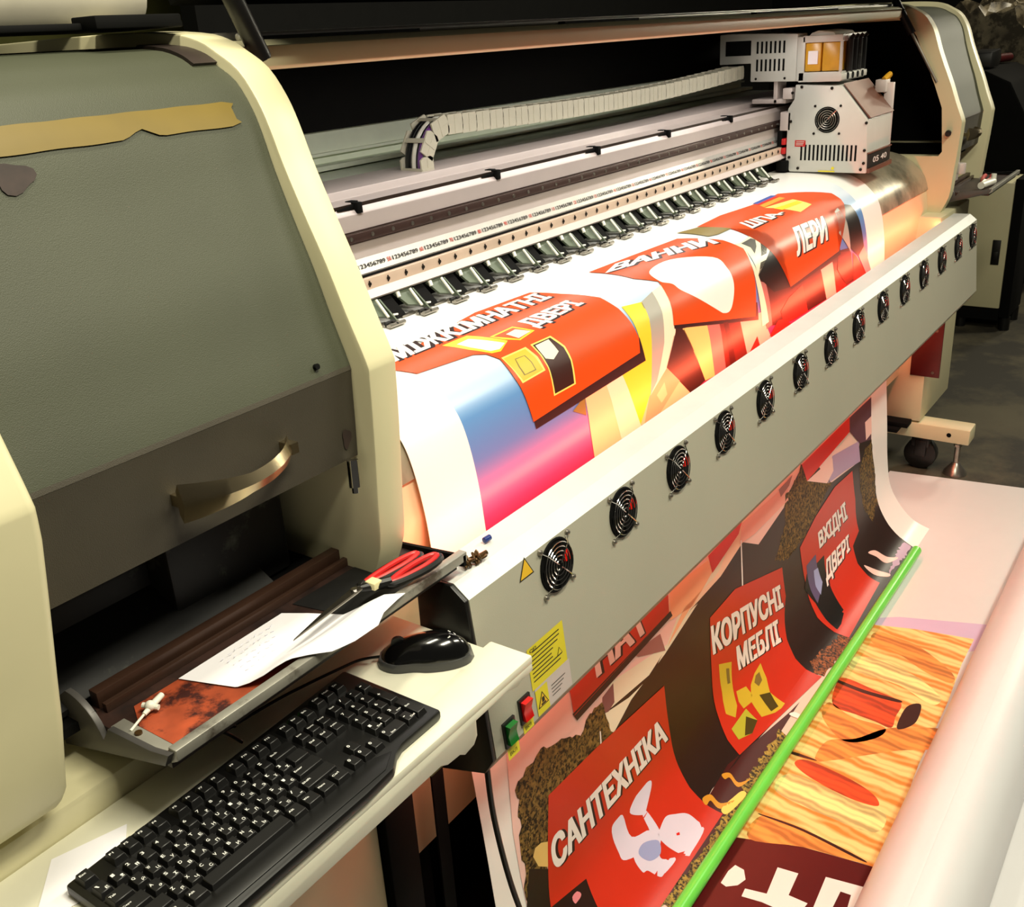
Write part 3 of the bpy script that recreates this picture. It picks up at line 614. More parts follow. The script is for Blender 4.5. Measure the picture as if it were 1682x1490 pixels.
# ------------------------------------------------------------------ print artwork as (x, s) outlines on the sheet
ART=[('building_print','peach',2,[1.566,0.473,1.711,0.47,1.765,0.604,1.57,0.606,1.565,0.535]),
('building_print','palepeach',3,[1.647,0.477,1.711,0.47,1.765,0.604,1.678,0.602]),
('building_print','olive',2,[1.517,0.488,1.566,0.472,1.559,0.51]),
('building_print','yellow',3,[1.811,0.346,1.887,0.356,1.873,0.398,1.841,0.475,1.815,0.546,1.761,0.599,1.711,0.47,1.801,0.463,1.81,0.421,1.811,0.381]),
('building_print','grey',3,[1.882,0.356,1.949,0.345,1.938,0.397,1.905,0.458,1.848,0.528,1.811,0.552,1.841,0.475,1.87,0.403]),
('building_print','cream',4,[1.949,0.345,2.005,0.339,1.986,0.41,1.962,0.451,1.896,0.514,1.809,0.552,1.848,0.528,1.905,0.458,1.933,0.396]),
('building_print','peach',3,[1.896,0.512,2.005,0.608,1.776,0.605,1.761,0.599,1.809,0.55]),
('building_print','salmon',4,[1.896,0.512,1.952,0.56,1.847,0.603,1.776,0.605,1.809,0.55]),
('building_print','darkbrown',4,[1.976,0.431,2.003,0.453,2.079,0.597,2.005,0.608,1.896,0.512]),
('building_print','tan',4,[1.997,0.451,2.116,0.467,2.132,0.602,2.079,0.598]),
('building_print','rosebrown',4,[2.116,0.467,2.18,0.483,2.196,0.605,2.132,0.603]),
('building_print','darkred',4,[2.18,0.483,2.294,0.503,2.328,0.61,2.196,0.605]),
('building_print','maroon',5,[2.203,0.489,2.228,0.495,2.256,0.607,2.223,0.606]),
('building_print','pink',4,[2.294,0.503,2.427,0.519,2.492,0.611,2.328,0.61]),
('building_print','red',5,[2.323,0.611,2.394,0.574,2.414,0.614]),
('building_print','darkmaroon',3,[2.446,0.423,2.641,0.493,3.033,0.479,3.137,0.49,3.173,0.598,2.924,0.6,2.766,0.597,2.527,0.578,2.453,0.563]),
('building_print','red',4,[2.56,0.55,2.622,0.525,2.729,0.513,2.76,0.598,2.652,0.595,2.578,0.587]),
('building_print','rosebrown',4,[2.449,0.443,2.482,0.454,2.497,0.57,2.457,0.572]),
('building_print','pink',4,[2.879,0.504,2.98,0.501,3.008,0.602,2.917,0.6]),
('building_print','red',4,[2.987,0.526,3.102,0.6,3.004,0.603]),
('building_print','red',5,[3.166,0.509,3.205,0.531,3.297,0.606,3.168,0.599]),
('building_print','darkred',5,[3.038,0.484,3.148,0.501,3.173,0.593,3.096,0.597,3.019,0.533]),
('building_print','rose',6,[3.219,0.531,3.282,0.509,3.343,0.601,3.297,0.606]),
('building_print','red',6,[2.474,0.596,2.538,0.569,2.555,0.601,2.579,0.575,2.64,0.607,2.523,0.605]),
('building_print','black',5,[2.578,0.324,2.628,0.329,2.634,0.381,2.632,0.439,2.642,0.501,2.523,0.488,2.442,0.43,2.565,0.383,2.57,0.365,2.574,0.335]),
('building_print','cream',5,[2.451,0.329,2.538,0.322,2.574,0.335,2.568,0.382,2.444,0.429,2.447,0.399]),
('building_print','darkgrey',6,[2.458,0.332,2.524,0.33,2.538,0.339,2.515,0.357,2.479,0.373,2.483,0.353]),
('white_stripe','cream',6,[2.429,0.325,2.457,0.33,2.441,0.381,2.446,0.423,2.473,0.556,2.429,0.557,2.424,0.445,2.428,0.391,2.438,0.352]),
('building_print','grey',5,[3.075,0.347,3.151,0.358,3.153,0.411,3.149,0.506,3.051,0.406]),
('building_print','black',6,[3.168,0.347,3.252,0.371,3.27,0.427,3.277,0.512,3.215,0.529,3.153,0.495,3.159,0.412,3.157,0.362]),
('building_print','grey',7,[3.109,0.367,3.147,0.36,3.157,0.414,3.148,0.501,3.069,0.432]),
('printed_shadow','shadow',6,[2.63,0.479,2.642,0.508,3.057,0.494,3.056,0.47]),
('orange_sign','orange',7,[2.42,0.215,2.587,0.205,2.82,0.221,2.982,0.214,3.208,0.307,3.221,0.339,3.215,0.357,3.064,0.346,3.07,0.378,3.054,0.42,3.045,0.481,2.639,0.5,2.629,0.439,2.63,0.38,2.62,0.331,2.596,0.317,2.498,0.276]),
('stripe_print','blue',8,[2.795,0.212,2.942,0.208,2.956,0.221,2.8,0.225]),
('stripe_print','red',8,[2.79,0.221,2.929,0.222,2.948,0.232,2.793,0.235]),
('stripe_print','gold',8,[2.791,0.234,2.945,0.234,2.95,0.25,2.784,0.252]),
('stripe_print','lime',8,[2.781,0.254,2.966,0.268,3.015,0.314,2.905,0.322]),
('stripe_print','yellow',9,[2.808,0.272,2.968,0.281,2.982,0.295,2.832,0.29]),
('stripe_print','olive',8,[2.324,0.205,2.42,0.22,2.505,0.277,2.421,0.278,2.374,0.271]),
('printed_shadow','shadow',5,[1.973,0.407,1.961,0.442,2.407,0.534,2.411,0.489]),
('orange_sign','orange',7,[1.868,0.22,2.054,0.224,2.276,0.231,2.401,0.301,2.446,0.347,2.428,0.392,2.418,0.444,2.39,0.521,1.961,0.434,1.983,0.384,2.001,0.33,1.938,0.298]),
('bathtub_print','white',8,[2.01,0.297,2.124,0.29,2.284,0.333,2.304,0.373,2.298,0.417,2.27,0.455,2.245,0.471,2.215,0.469,2.185,0.455,2.063,0.38,2.04,0.35,2.006,0.331]),
('printed_shadow','shadow',4,[1.389,0.373,1.393,0.481,1.814,0.473,1.811,0.422]),
('orange_sign','orange',7,[1.189,0.248,1.171,0.268,1.197,0.294,1.338,0.306,1.364,0.316,1.382,0.336,1.381,0.381,1.385,0.42,1.389,0.466,1.796,0.451,1.807,0.421,1.802,0.385,1.796,0.347,1.777,0.306,1.702,0.253,1.658,0.206,1.483,0.198,1.305,0.224]),
('door_print','yellow',8,[1.307,0.258,1.377,0.259,1.439,0.309,1.4,0.323,1.377,0.319,1.34,0.292]),
('door_print','white',9,[1.334,0.27,1.369,0.269,1.427,0.311,1.402,0.318,1.379,0.314,1.35,0.29]),
('door_print','yellow',8,[1.413,0.285,1.486,0.284,1.523,0.313,1.467,0.319,1.436,0.304]),
('door_print','orange',9,[1.42,0.288,1.483,0.287,1.514,0.311,1.467,0.316]),
('door_print','cream',10,[1.451,0.295,1.483,0.293,1.512,0.311,1.468,0.314]),
('door_print','paleyellow',8,[1.387,0.335,1.463,0.336,1.472,0.363,1.469,0.392,1.393,0.394,1.39,0.361]),
('door_print','mustard',9,[1.39,0.338,1.458,0.339,1.465,0.363,1.464,0.389,1.398,0.391,1.393,0.363]),
('door_print','olive',10,[1.414,0.348,1.444,0.35,1.448,0.367,1.446,0.384,1.408,0.383,1.408,0.365]),
('door_print','mustard',11,[1.415,0.35,1.441,0.351,1.445,0.367,1.443,0.382,1.411,0.382,1.411,0.366]),
('door_print','paleyellow',8,[1.479,0.336,1.546,0.337,1.561,0.368,1.557,0.397,1.544,0.442,1.467,0.442,1.479,0.391,1.481,0.363]),
('door_print','darkbrown',9,[1.483,0.339,1.541,0.34,1.555,0.369,1.552,0.397,1.539,0.439,1.472,0.439,1.482,0.392,1.485,0.363]),
('door_print','cream',10,[1.488,0.342,1.533,0.342,1.534,0.372,1.507,0.381,1.488,0.373,1.487,0.352]),
('sky_print','palepink',2,[1.173,0.955,1.228,0.917,1.366,0.999,1.79,0.974,2.913,1.067,3.188,1.245,3.037,1.438,1.852,1.318,1.407,1.282,1.15,1.372,1.146,1.192]),
('foliage_print','foliage',4,[1.176,1.115,1.2,1.1,1.234,1.091,1.272,1.089,1.284,1.092,1.315,1.107,1.348,1.117,1.381,1.132,1.399,1.142,1.42,1.124,1.461,1.114,1.484,1.118,1.492,1.152,1.504,1.19,1.529,1.224,1.535,1.247,1.461,1.259,1.436,1.26,1.275,1.204,1.209,1.426,1.152,1.379,1.166,1.208]),
('building_print','cream',3,[1.524,1.095,1.781,1.144,1.896,1.064,2.115,1.071,2.082,1.093,1.766,1.161,1.601,1.183,1.498,1.223,1.491,1.157]),
('building_print','peach',4,[1.807,1.133,1.948,1.064,2.032,1.052,1.983,1.095,1.872,1.123,1.78,1.15]),
('building_print','rosebrown',4,[1.622,1.08,1.753,1.101,1.769,1.154,1.65,1.103]),
('building_print','darkrose',3,[1.491,1.11,1.538,1.103,1.534,1.148,1.507,1.155,1.483,1.146]),
('building_print','palepeach',3,[1.817,1.024,2.031,1.037,2.226,1.025,2.524,1.056,2.518,1.099,2.223,1.084,2.08,1.114,1.91,1.119,1.785,1.083]),
('building_print','peach',4,[1.818,1.019,2.018,1.04,2.036,1.08,1.922,1.116,1.804,1.094]),
('building_print','pink',4,[2.225,1.031,2.549,1.047,2.543,1.096,2.299,1.094,2.203,1.081]),
('dark_ground_print','darkground',3,[1.434,1.143,1.686,1.171,1.91,1.119,2.08,1.114,2.223,1.084,2.321,1.135,2.509,1.105,2.545,1.078,2.632,1.047,2.787,1.079,2.891,1.183,3.138,1.212,3.198,1.144,3.31,1.184,3.345,1.323,3.341,1.442,3.334,1.525,3.336,1.597,3.318,1.657,2.784,1.645,1.804,1.561,1.408,1.606,1.433,1.461,1.541,1.321]),
('foliage_print','foliage',4,[2.521,1.075,2.614,1.059,2.655,1.029,2.679,1.085,2.784,1.106,2.857,1.127,2.9,1.186,2.84,1.205,2.754,1.233,2.661,1.263,2.524,1.268,2.43,1.238,2.51,1.162]),
('foliage_print','foliage',4,[3.181,1.252,3.24,1.197,3.317,1.186,3.345,1.323,3.338,1.433,3.241,1.465,3.198,1.383]),
('building_print','lavender',4,[2.918,1.1,3.175,1.143,3.189,1.22,3.032,1.194,2.872,1.175]),
('building_print','darkpurple',4,[3.087,1.031,3.32,1.034,3.31,1.184,3.186,1.154,3.09,1.079]),
('building_print','palepink',5,[3.246,1.1,3.315,1.101,3.316,1.163,3.253,1.167]),
('building_print','red',5,[2.66,1.031,3.092,1.029,3.087,1.079,2.695,1.097]),
('building_print','palepink',5,[2.695,1.097,2.918,1.107,2.923,1.152,2.863,1.171]),
('building_print','red',5,[2.02,1.029,2.229,1.023,2.201,1.05,2.035,1.083]),
('building_print','rosebrown',5,[2.479,1.038,2.584,1.034,2.556,1.056,2.491,1.065]),
('lamp_post_print','white',6,[2.209,1.072,2.216,1.075,2.205,1.225,2.197,1.221]),
('lamp_post_print','white',6,[1.465,1.176,1.469,1.179,1.463,1.251,1.457,1.25]),
('orange_sign','signred',6,[1.36,0.985,1.792,0.963,1.805,1.031,1.802,1.072,1.384,1.087,1.381,1.031]),
('printed_shadow','shadow',6,[1.379,1.08,1.809,1.071,1.816,1.087,1.392,1.103]),
('maroon_print','darkmaroon',4,[1.969,1.569,2.215,1.609,2.271,1.615,1.466,1.632,1.436,1.6,1.766,1.614,1.747,1.566,1.9,1.557]),
('moss_print','moss',6,[2.131,1.614,2.114,1.637,1.998,1.642,1.733,1.642,1.468,1.643,1.443,1.615,1.633,1.621,1.817,1.622,1.99,1.612]),
('moss_print','rust',6,[2.44,1.58,2.535,1.587,2.64,1.605,2.652,1.644,2.533,1.636,2.429,1.628,2.415,1.603]),
('squiggle_print','gold',7,[1.757,1.555,1.787,1.566,1.789,1.596,1.824,1.619,1.774,1.603,1.773,1.574,1.751,1.572]),
('squiggle_print','gold',7,[1.861,1.559,1.886,1.574,1.881,1.603,1.915,1.621,1.868,1.609,1.874,1.58,1.858,1.572]),
('squiggle_print','paleyellow',7,[1.776,1.605,1.826,1.612,1.864,1.621,1.857,1.634,1.775,1.623]),
('flower_print','white',7,[2.204,1.61,2.223,1.62,2.224,1.641,2.211,1.642,2.202,1.621]),
('moss_print','lavender',6,[3.26,1.601,3.323,1.601,3.318,1.634,3.217,1.63,3.089,1.62]),
('squiggle_print','palepink',7,[3.097,1.523,3.146,1.539,3.174,1.584,3.21,1.616,3.14,1.595,3.124,1.555]),
('squiggle_print','palepink',7,[3.024,1.537,3.061,1.576,3.089,1.62,3.068,1.623,3.032,1.583]),
('dark_ground_print','darkground',5,[1.175,1.3,1.241,1.354,1.341,1.444,1.325,1.519,1.426,1.606,1.288,1.648,1.107,1.479]),
('tan_disc_print','tan',6,[1.192,1.285,1.202,1.272,1.222,1.275,1.248,1.292,1.235,1.344,1.203,1.317]),
('flower_print','rose',6,[1.274,1.45,1.293,1.45,1.299,1.463,1.276,1.466]),
('orange_sign','signred',7,[1.265,1.194,1.442,1.204,1.441,1.258,1.747,1.235,1.75,1.376,1.747,1.453,1.744,1.514,1.753,1.57,1.766,1.614,1.436,1.616,1.319,1.514,1.33,1.448,1.211,1.423]),
('toilet_print','sanitary',8,[1.456,1.416,1.502,1.417,1.502,1.473,1.559,1.498,1.545,1.526,1.454,1.497,1.446,1.469]),
('toilet_print','sanitary',8,[1.589,1.516,1.625,1.51,1.654,1.524,1.686,1.546,1.696,1.573,1.692,1.599,1.616,1.605,1.597,1.601,1.576,1.555,1.572,1.522]),
('toilet_print','sanitary',8,[1.534,1.423,1.58,1.411,1.629,1.416,1.628,1.432,1.58,1.461,1.567,1.463,1.532,1.437]),
('toilet_print','sanitary',8,[1.564,1.46,1.582,1.466,1.584,1.522,1.547,1.546,1.541,1.562,1.573,1.584,1.564,1.594,1.539,1.593,1.505,1.583,1.488,1.551,1.473,1.542,1.482,1.502,1.552,1.51]),
('toilet_print','paleblue',9,[1.523,1.505,1.564,1.529,1.546,1.551,1.508,1.541,1.494,1.511]),
('printed_dot','red',9,[1.621,1.553,1.631,1.557,1.627,1.562,1.618,1.557]),
('orange_sign','signred',7,[2.002,1.192,2.156,1.188,2.475,1.278,2.485,1.376,2.416,1.481,2.399,1.536,2.403,1.579,2.419,1.626,1.956,1.567,1.955,1.518,1.97,1.459,1.989,1.331]),
('cupboard_print','mustardgreen',8,[2.03,1.342,2.101,1.375,2.061,1.483,2.03,1.5,2.003,1.472,2.022,1.42]),
('cupboard_print','mustardgreen',8,[2.086,1.455,2.135,1.469,2.142,1.499,2.123,1.51,2.078,1.503,2.075,1.48]),
('cupboard_print','mustardgreen',8,[2.157,1.478,2.197,1.465,2.244,1.46,2.235,1.502,2.211,1.535,2.229,1.591,2.17,1.578,2.118,1.556,2.121,1.509]),
('cupboard_print','olive',9,[2.197,1.472,2.22,1.474,2.212,1.496,2.185,1.499,2.176,1.482]),
('cupboard_print','olivedark',9,[2.166,1.515,2.211,1.535,2.199,1.576,2.163,1.568,2.165,1.537]),
('cupboard_print','limegreen',9,[1.991,1.51,2.086,1.508,2.096,1.551,2.047,1.561,1.99,1.542]),
('cupboard_print','olivedark',10,[2.068,1.521,2.096,1.552,2.047,1.561,2.018,1.549]),
('cupboard_print','olive',9,[2.066,1.375,2.083,1.384,2.073,1.422,2.058,1.417]),
('orange_sign','signred',7,[2.617,1.281,2.755,1.237,2.929,1.21,3.103,1.221,3.126,1.334,3.115,1.445,3.03,1.464,2.998,1.516,3.0,1.568,3.01,1.612,2.652,1.628,2.634,1.584,2.615,1.517,2.636,1.412]),
('door_print','black',8,[2.62,1.419,2.651,1.386,2.804,1.392,2.77,1.503,2.754,1.572,2.654,1.595,2.646,1.543,2.648,1.483]),
('door_print','bluegrey',9,[2.656,1.359,2.738,1.358,2.736,1.462,2.659,1.489,2.655,1.443]),
('door_print','paleblue',10,[2.707,1.4,2.741,1.406,2.742,1.457,2.699,1.48,2.692,1.447])]
TXT=[('ШПА-','white',9,[2.567,0.27,2.781,0.284,2.835,0.304,2.58,0.306],0.02),
('ЛЕРИ','white',9,[2.759,0.354,3.008,0.362,2.968,0.433,2.715,0.433],0.02),
('ВАННИ','white',9,[1.968,0.23,2.348,0.266,2.373,0.304,1.891,0.248],0.02),
('МІЖКІМНАТНІ','white',8,[1.209,0.204,1.661,0.216,1.671,0.253,1.192,0.249],0.02),
('ДВЕРІ','white',8,[1.5,0.278,1.685,0.277,1.726,0.308,1.54,0.314],0.02),
('НАТ','white',7,[1.474,0.985,1.679,0.985,1.712,1.063,1.478,1.055],0.02),
('САНТЕХНІКА','white',9,[1.247,1.29,1.719,1.303,1.737,1.377,1.246,1.367],0.02),
('КОРПУСНІ','white',9,[2.001,1.215,2.45,1.32,2.461,1.399,2.004,1.301],0.02),
('МЕБЛІ','white',9,[2.136,1.35,2.407,1.41,2.385,1.471,2.13,1.418],0.02),
('ВХІДНІ','white',9,[2.767,1.299,3.022,1.298,3.044,1.379,2.774,1.367],0.02),
('ДВЕРІ','white',9,[2.801,1.412,3.028,1.418,2.995,1.473,2.756,1.481],0.02)]
FART=[('sky_print','lavfloor',1,[2.544,0.692,2.803,0.715,2.853,0.641,2.945,0.384,2.799,0.378,2.613,0.574]),
('wood_print','wood',2,[2.758,0.731,2.806,0.585,2.837,0.419,2.689,0.42,2.484,0.41,2.188,0.409,1.801,0.389,1.794,0.44,1.775,0.554,1.712,0.727,2.047,0.731,2.346,0.73]),
('wood_strand','strandred',3,[2.42,0.693,2.456,0.678,2.44,0.592,2.421,0.517,2.351,0.511,2.299,0.508,2.304,0.551,2.308,0.603,2.318,0.669]),
('wood_strand','strandred',3,[2.039,0.673,2.064,0.648,2.053,0.546,2.027,0.473,1.992,0.451,1.984,0.512,1.997,0.587,2.015,0.643]),
('wood_strand','strandorange',3,[2.729,0.678,2.732,0.607,2.709,0.532,2.627,0.431,2.577,0.426,2.599,0.503,2.649,0.584,2.667,0.667]),
('wood_strand','strandorange',3,[2.074,0.633,2.162,0.632,2.21,0.572,2.287,0.52,2.33,0.458,2.357,0.392,2.275,0.39,2.219,0.464,2.157,0.531,2.099,0.592]),
('wood_strand','strandorange',3,[1.82,0.671,1.83,0.58,1.808,0.439,1.794,0.44,1.775,0.554,1.735,0.668]),
('wood_strand','strandorange',3,[2.324,0.681,2.292,0.611,2.292,0.522,2.235,0.53,2.184,0.595,2.253,0.676]),
('wood_strand','strandpale',3,[1.992,0.671,1.993,0.586,1.98,0.511,1.977,0.43,1.904,0.43,1.897,0.529,1.915,0.673]),
('wood_strand','strandpale',3,[2.575,0.688,2.592,0.609,2.557,0.505,2.496,0.432,2.451,0.446,2.496,0.542,2.508,0.681]),
('wood_strand','darkbrown',4,[1.824,0.672,1.829,0.574,1.81,0.434,1.803,0.437,1.821,0.571,1.82,0.668]),
('wood_strand','darkbrown',4,[2.437,0.699,2.427,0.614,2.43,0.523,2.416,0.526,2.411,0.616,2.425,0.696]),
('wood_strand','darkbrown',4,[2.408,0.498,2.438,0.468,2.358,0.459,2.31,0.48,2.312,0.497]),
('wood_strand','darkbrown',4,[2.077,0.691,2.077,0.637,2.072,0.632,2.066,0.69]),
('maroon_print','floormaroon',2,[1.712,0.727,1.775,0.554,1.801,0.389,1.673,0.381,1.48,0.359,1.246,0.728,1.462,0.731,1.62,0.721]),
('letter_print','white',5,[1.687,0.58,1.694,0.535,1.625,0.531,1.625,0.489,1.604,0.492,1.577,0.534,1.577,0.572,1.569,0.615,1.593,0.617,1.604,0.572]),
('letter_print','white',5,[1.716,0.481,1.739,0.361,1.636,0.37,1.625,0.411,1.695,0.419,1.693,0.441,1.621,0.441,1.615,0.475]),
('letter_print','white',5,[1.62,0.668,1.644,0.662,1.641,0.64,1.617,0.626,1.593,0.634,1.576,0.654,1.58,0.668])]
# ------------------------------------------------------------------ banner
PC = dict(white=(.94, .93, .91), peach=(.97, .74, .56), palepeach=(.97, .84, .72), olive=(.50, .43, .20), yellow=(.93, .80, .20), grey=(.66, .64, .60), cream=(.92, .89, .78), salmon=(.95, .62, .46), darkbrown=(.22, .10, .08), tan=(.88, .76, .45), rosebrown=(.62, .42, .40), darkred=(.42, .12, .08), maroon=(.30, .06, .04), pink=(.95, .70, .64), red=(.84, .15, .11), darkmaroon=(.27, .08, .06), rose=(.88, .55, .58), black=(.07, .06, .06), darkgrey=(.30, .30, .28), shadow=(.16, .08, .09), orange=(.82, .29, .05), blue=(.25, .35, .65), gold=(.82, .60, .18), lime=(.80, .85, .45), paleyellow=(.95, .86, .42), mustard=(.82, .70, .20), palepink=(.95, .80, .76), foliage=(.50, .40, .20), darkrose=(.50, .32, .33), darkground=(.15, .09, .07), lavender=(.70, .60, .72), darkpurple=(.36, .22, .28), signred=(.77, .19, .10), moss=(.66, .58, .24), rust=(.60, .34, .16), sanitary=(.84, .85, .93), paleblue=(.60, .66, .84), mustardgreen=(.80, .72, .20), olivedark=(.30, .26, .08), limegreen=(.72, .74, .22), bluegrey=(.36, .33, .48), lavfloor=(.83, .74, .86), strandred=(.82, .26, .08), strandorange=(.93, .56, .24), strandpale=(.98, .86, .55), floormaroon=(.34, .06, .06))
PM = {}
def pmat(k):
    if k not in PM:
        if k in ('foliage', 'moss', 'rust'):
            c = PC[k]; PM[k] = mat('print_' + k, c, .5, spec=.25, vary=.45, scale=60, dirt=tuple(v * .22 for v in c), dscale=120, damt=.5)
        elif k == 'wood': PM[k] = woodm
        elif k.startswith('strand'): PM[k] = grain(k, tuple(v * .78 for v in PC[k]), tuple(min(1, v * 1.08 + .04) for v in PC[k]), 15)
        else: PM[k] = mat('print_' + k, PC[k], .36, vary=.03, scale=6, spec=.3)
    return PM[k]
bg = bpy.data.materials.new('banner_vinyl'); bg.use_nodes = True; nt = bg.node_tree; N = nt.nodes; L = nt.links; b = N['Principled BSDF']
b.inputs['Roughness'].default_value = .28; b.inputs['Specular IOR Level'].default_value = .35
uv = N.new('ShaderNodeUVMap'); uv.uv_map = 'sheet'; sx = N.new('ShaderNodeSeparateXYZ'); L.new(uv.outputs[0], sx.inputs[0])
rp = N.new('ShaderNodeValToRGB'); L.new(sx.outputs[1], rp.inputs[0]); cr = rp.color_ramp
stops_ = [(0, (.95, .95, .94)), (.14, (.95, .95, .94)), (.20, (.82, .89, .95)), (.245, (.38, .57, .79)), (.29, (.37, .49, .73)), (.325, (.55, .38, .62)), (.352, (.74, .22, .42)), (.385, (.80, .13, .22)), (.46, (.86, .34, .32)), (.58, (.95, .80, .74)), (.72, (.95, .83, .76)), (1, (.90, .80, .74))]  # white stops paint lamp blow-out into the flat end of the print
while len(cr.elements) < len(stops_): cr.elements.new(.5)
for e, (p, c) in zip(cr.elements, stops_): e.position = p
for e, (p, c) in zip(sorted(cr.elements, key=lambda e: e.position), stops_): e.color = lin(c) + (1,)
g1 = N.new('ShaderNodeMath'); g1.operation = 'GREATER_THAN'; L.new(sx.outputs[0], g1.inputs[0]); g1.inputs[1].default_value = 1.208 / 4
g2 = N.new('ShaderNodeMath'); g2.operation = 'LESS_THAN'; L.new(sx.outputs[0], g2.inputs[0]); g2.inputs[1].default_value = 3.318 / 4
g3 = N.new('ShaderNodeMath'); g3.operation = 'MULTIPLY'; L.new(g1.outputs[0], g3.inputs[0]); L.new(g2.outputs[0], g3.inputs[1])
mx = N.new('ShaderNodeMix'); mx.data_type = 'RGBA'; L.new(g3.outputs[0], mx.inputs[0]); mx.inputs[6].default_value = lin((.95, .945, .925)) + (1,); L.new(rp.outputs[0], mx.inputs[7]); L.new(mx.outputs[2], b.inputs['Base Color'])
bm = new_bm(); uvl = bm.loops.layers.uv.new('sheet'); BX0, BX1 = 1.068, 3.50
nx = 12; rows = []
for (y, z), s in zip(PL, SL):
    n = nrm(s); rows.append([[bm.verts.new((BX0 + (BX1 - BX0) * i / nx, y - n[0] * d, z - n[1] * d)) for i in range(nx + 1)] for d in (0, .0008)])
def addf(vs, st):
    f = bm.faces.new(vs)
    for lp, (x, s) in zip(f.loops, st): lp[uvl].uv = (x / 4, s / SL[-1])
for j in range(len(PL) - 1):
    for i in range(nx):
        xs = [BX0 + (BX1 - BX0) * k / nx for k in (i, i + 1)]; st = [(xs[0], SL[j]), (xs[1], SL[j]), (xs[1], SL[j + 1]), (xs[0], SL[j + 1])]
        for d in (0, 1): addf([rows[j][d][i], rows[j][d][i + 1], rows[j + 1][d][i + 1], rows[j + 1][d][i]], st)
    for i in (0, nx):
        x = BX0 + (BX1 - BX0) * i / nx; addf([rows[j][0][i], rows[j + 1][0][i], rows[j + 1][1][i], rows[j][1][i]], [(x, SL[j])] * 4)
BAN = obj('printed_banner', bm, bg); tag(BAN, 'wide printed vinyl banner with orange and red signs draped through the printer', 'banner')
SCUT = [.12 + .014 * i for i in range(29)] + [.6, .7, .8, .9, 1.0, 1.1, 1.2] + [1.26 + .02 * i for i in range(20)]
def lay(bm2, layer, surf='banner'):
    """bend a flat (x, s) mesh onto the hanging sheet"""
    ss = [v.co.y for v in bm2.verts]
    for c in SCUT:
        if min(ss) < c < max(ss):
            bmesh.ops.bisect_plane(bm2, geom=bm2.verts[:] + bm2.edges[:] + bm2.faces[:], plane_co=(0, c, 0), plane_no=(0, 1, 0), dist=1e-7)
    for v in bm2.verts:
        x, s = v.co.x, v.co.y; x = min(max(x, BX0 + .002), BX1 - .002); s = min(max(s, .002), SL[-1] - .002); y, z = at(s)[:2]; n = nrm(s); d = .0005 + (layer + v.co.z) * .00022
        v.co = (x, y + n[0] * d, z + n[1] * d)
def flat(pts):
    b2 = new_bm(); vs = [b2.verts.new((x, s, 0)) for x, s in pts]; f = b2.faces.new(vs)
    bmesh.ops.triangulate(b2, faces=[f]); return b2
def rounded(P, n=5):
    P = P[-2:] + P + P[:2]; out = []
    for i in range(2, len(P) - 2):
        a, b_, c, d = P[i - 1], P[i], P[i + 1], P[(i + 2) if i + 2 < len(P) else i + 1]
        for k in range(n):
            t = k / n; out.append(tuple(.5 * (2 * b_[j] + (c[j] - a[j]) * t + (2 * a[j] - 5 * b_[j] + 4 * c[j] - d[j]) * t * t + (3 * b_[j] - a[j] - 3 * c[j] + d[j]) * t ** 3) for j in (0, 1)))
    return out
def ragged(P, amp):
    out = []
    for (a, b_), (c, d) in zip(P, P[1:] + P[:1]):
        n = max(2, int(math.hypot(c - a, d - b_) / .012))
        for k in range(n): out.append((a + (c - a) * k / n + random.uniform(-amp, amp), b_ + (d - b_) * k / n + random.uniform(-amp, amp)))
    return out
SOFT = ('toilet_print', 'bathtub_print', 'squiggle_print', 'flower_print', 'wood_strand')
def shape(name, P):
    if name in SOFT: return rounded(P)
    if name in ('foliage_print', 'moss_print'): return ragged(P, .006)
    return P
def pairs(a): return [(a[i], a[i + 1]) for i in range(0, len(a), 2)]
for name, m, layer, pts in ART:
    b2 = flat(shape(name, pairs(pts))); lay(b2, layer); obj(name, b2, pmat(m), BAN)
def warp(q, u, v):
    (ax, ay), (bx, by), (cx, cy), (dx, dy) = q   # TL TR BR BL
    return (ax * (1 - u) * v + bx * u * v + cx * u * (1 - v) + dx * (1 - u) * (1 - v), ay * (1 - u) * v + by * u * v + cy * u * (1 - v) + dy * (1 - u) * (1 - v))
def lettering(txt, q, bold, m, layer, dx=0, ds=0, name='lettering'):
    vs, fs = glyphs(txt, .012); n_ = len(txt); vs, fs, zs = bold_copies(vs, fs, bold / n_, .028); b2 = new_bm(); B = []
    for (u, v), z in zip(vs, zs): x, s = warp(q, u, v); B.append(b2.verts.new((x + dx, s + ds, z)))
    for f in fs:
        try: b2.faces.new([B[i] for i in f])
        except ValueError: pass
    lay(b2, layer); return obj(name, b2, m, BAN)
for txt, m, layer, q, bold in TXT:
    q = pairs(q)
    lettering(txt, q, .09, pmat('shadow'), layer - .5, .006, .004, 'lettering_shadow')
    lettering(txt, q, .055, pmat('white'), layer)
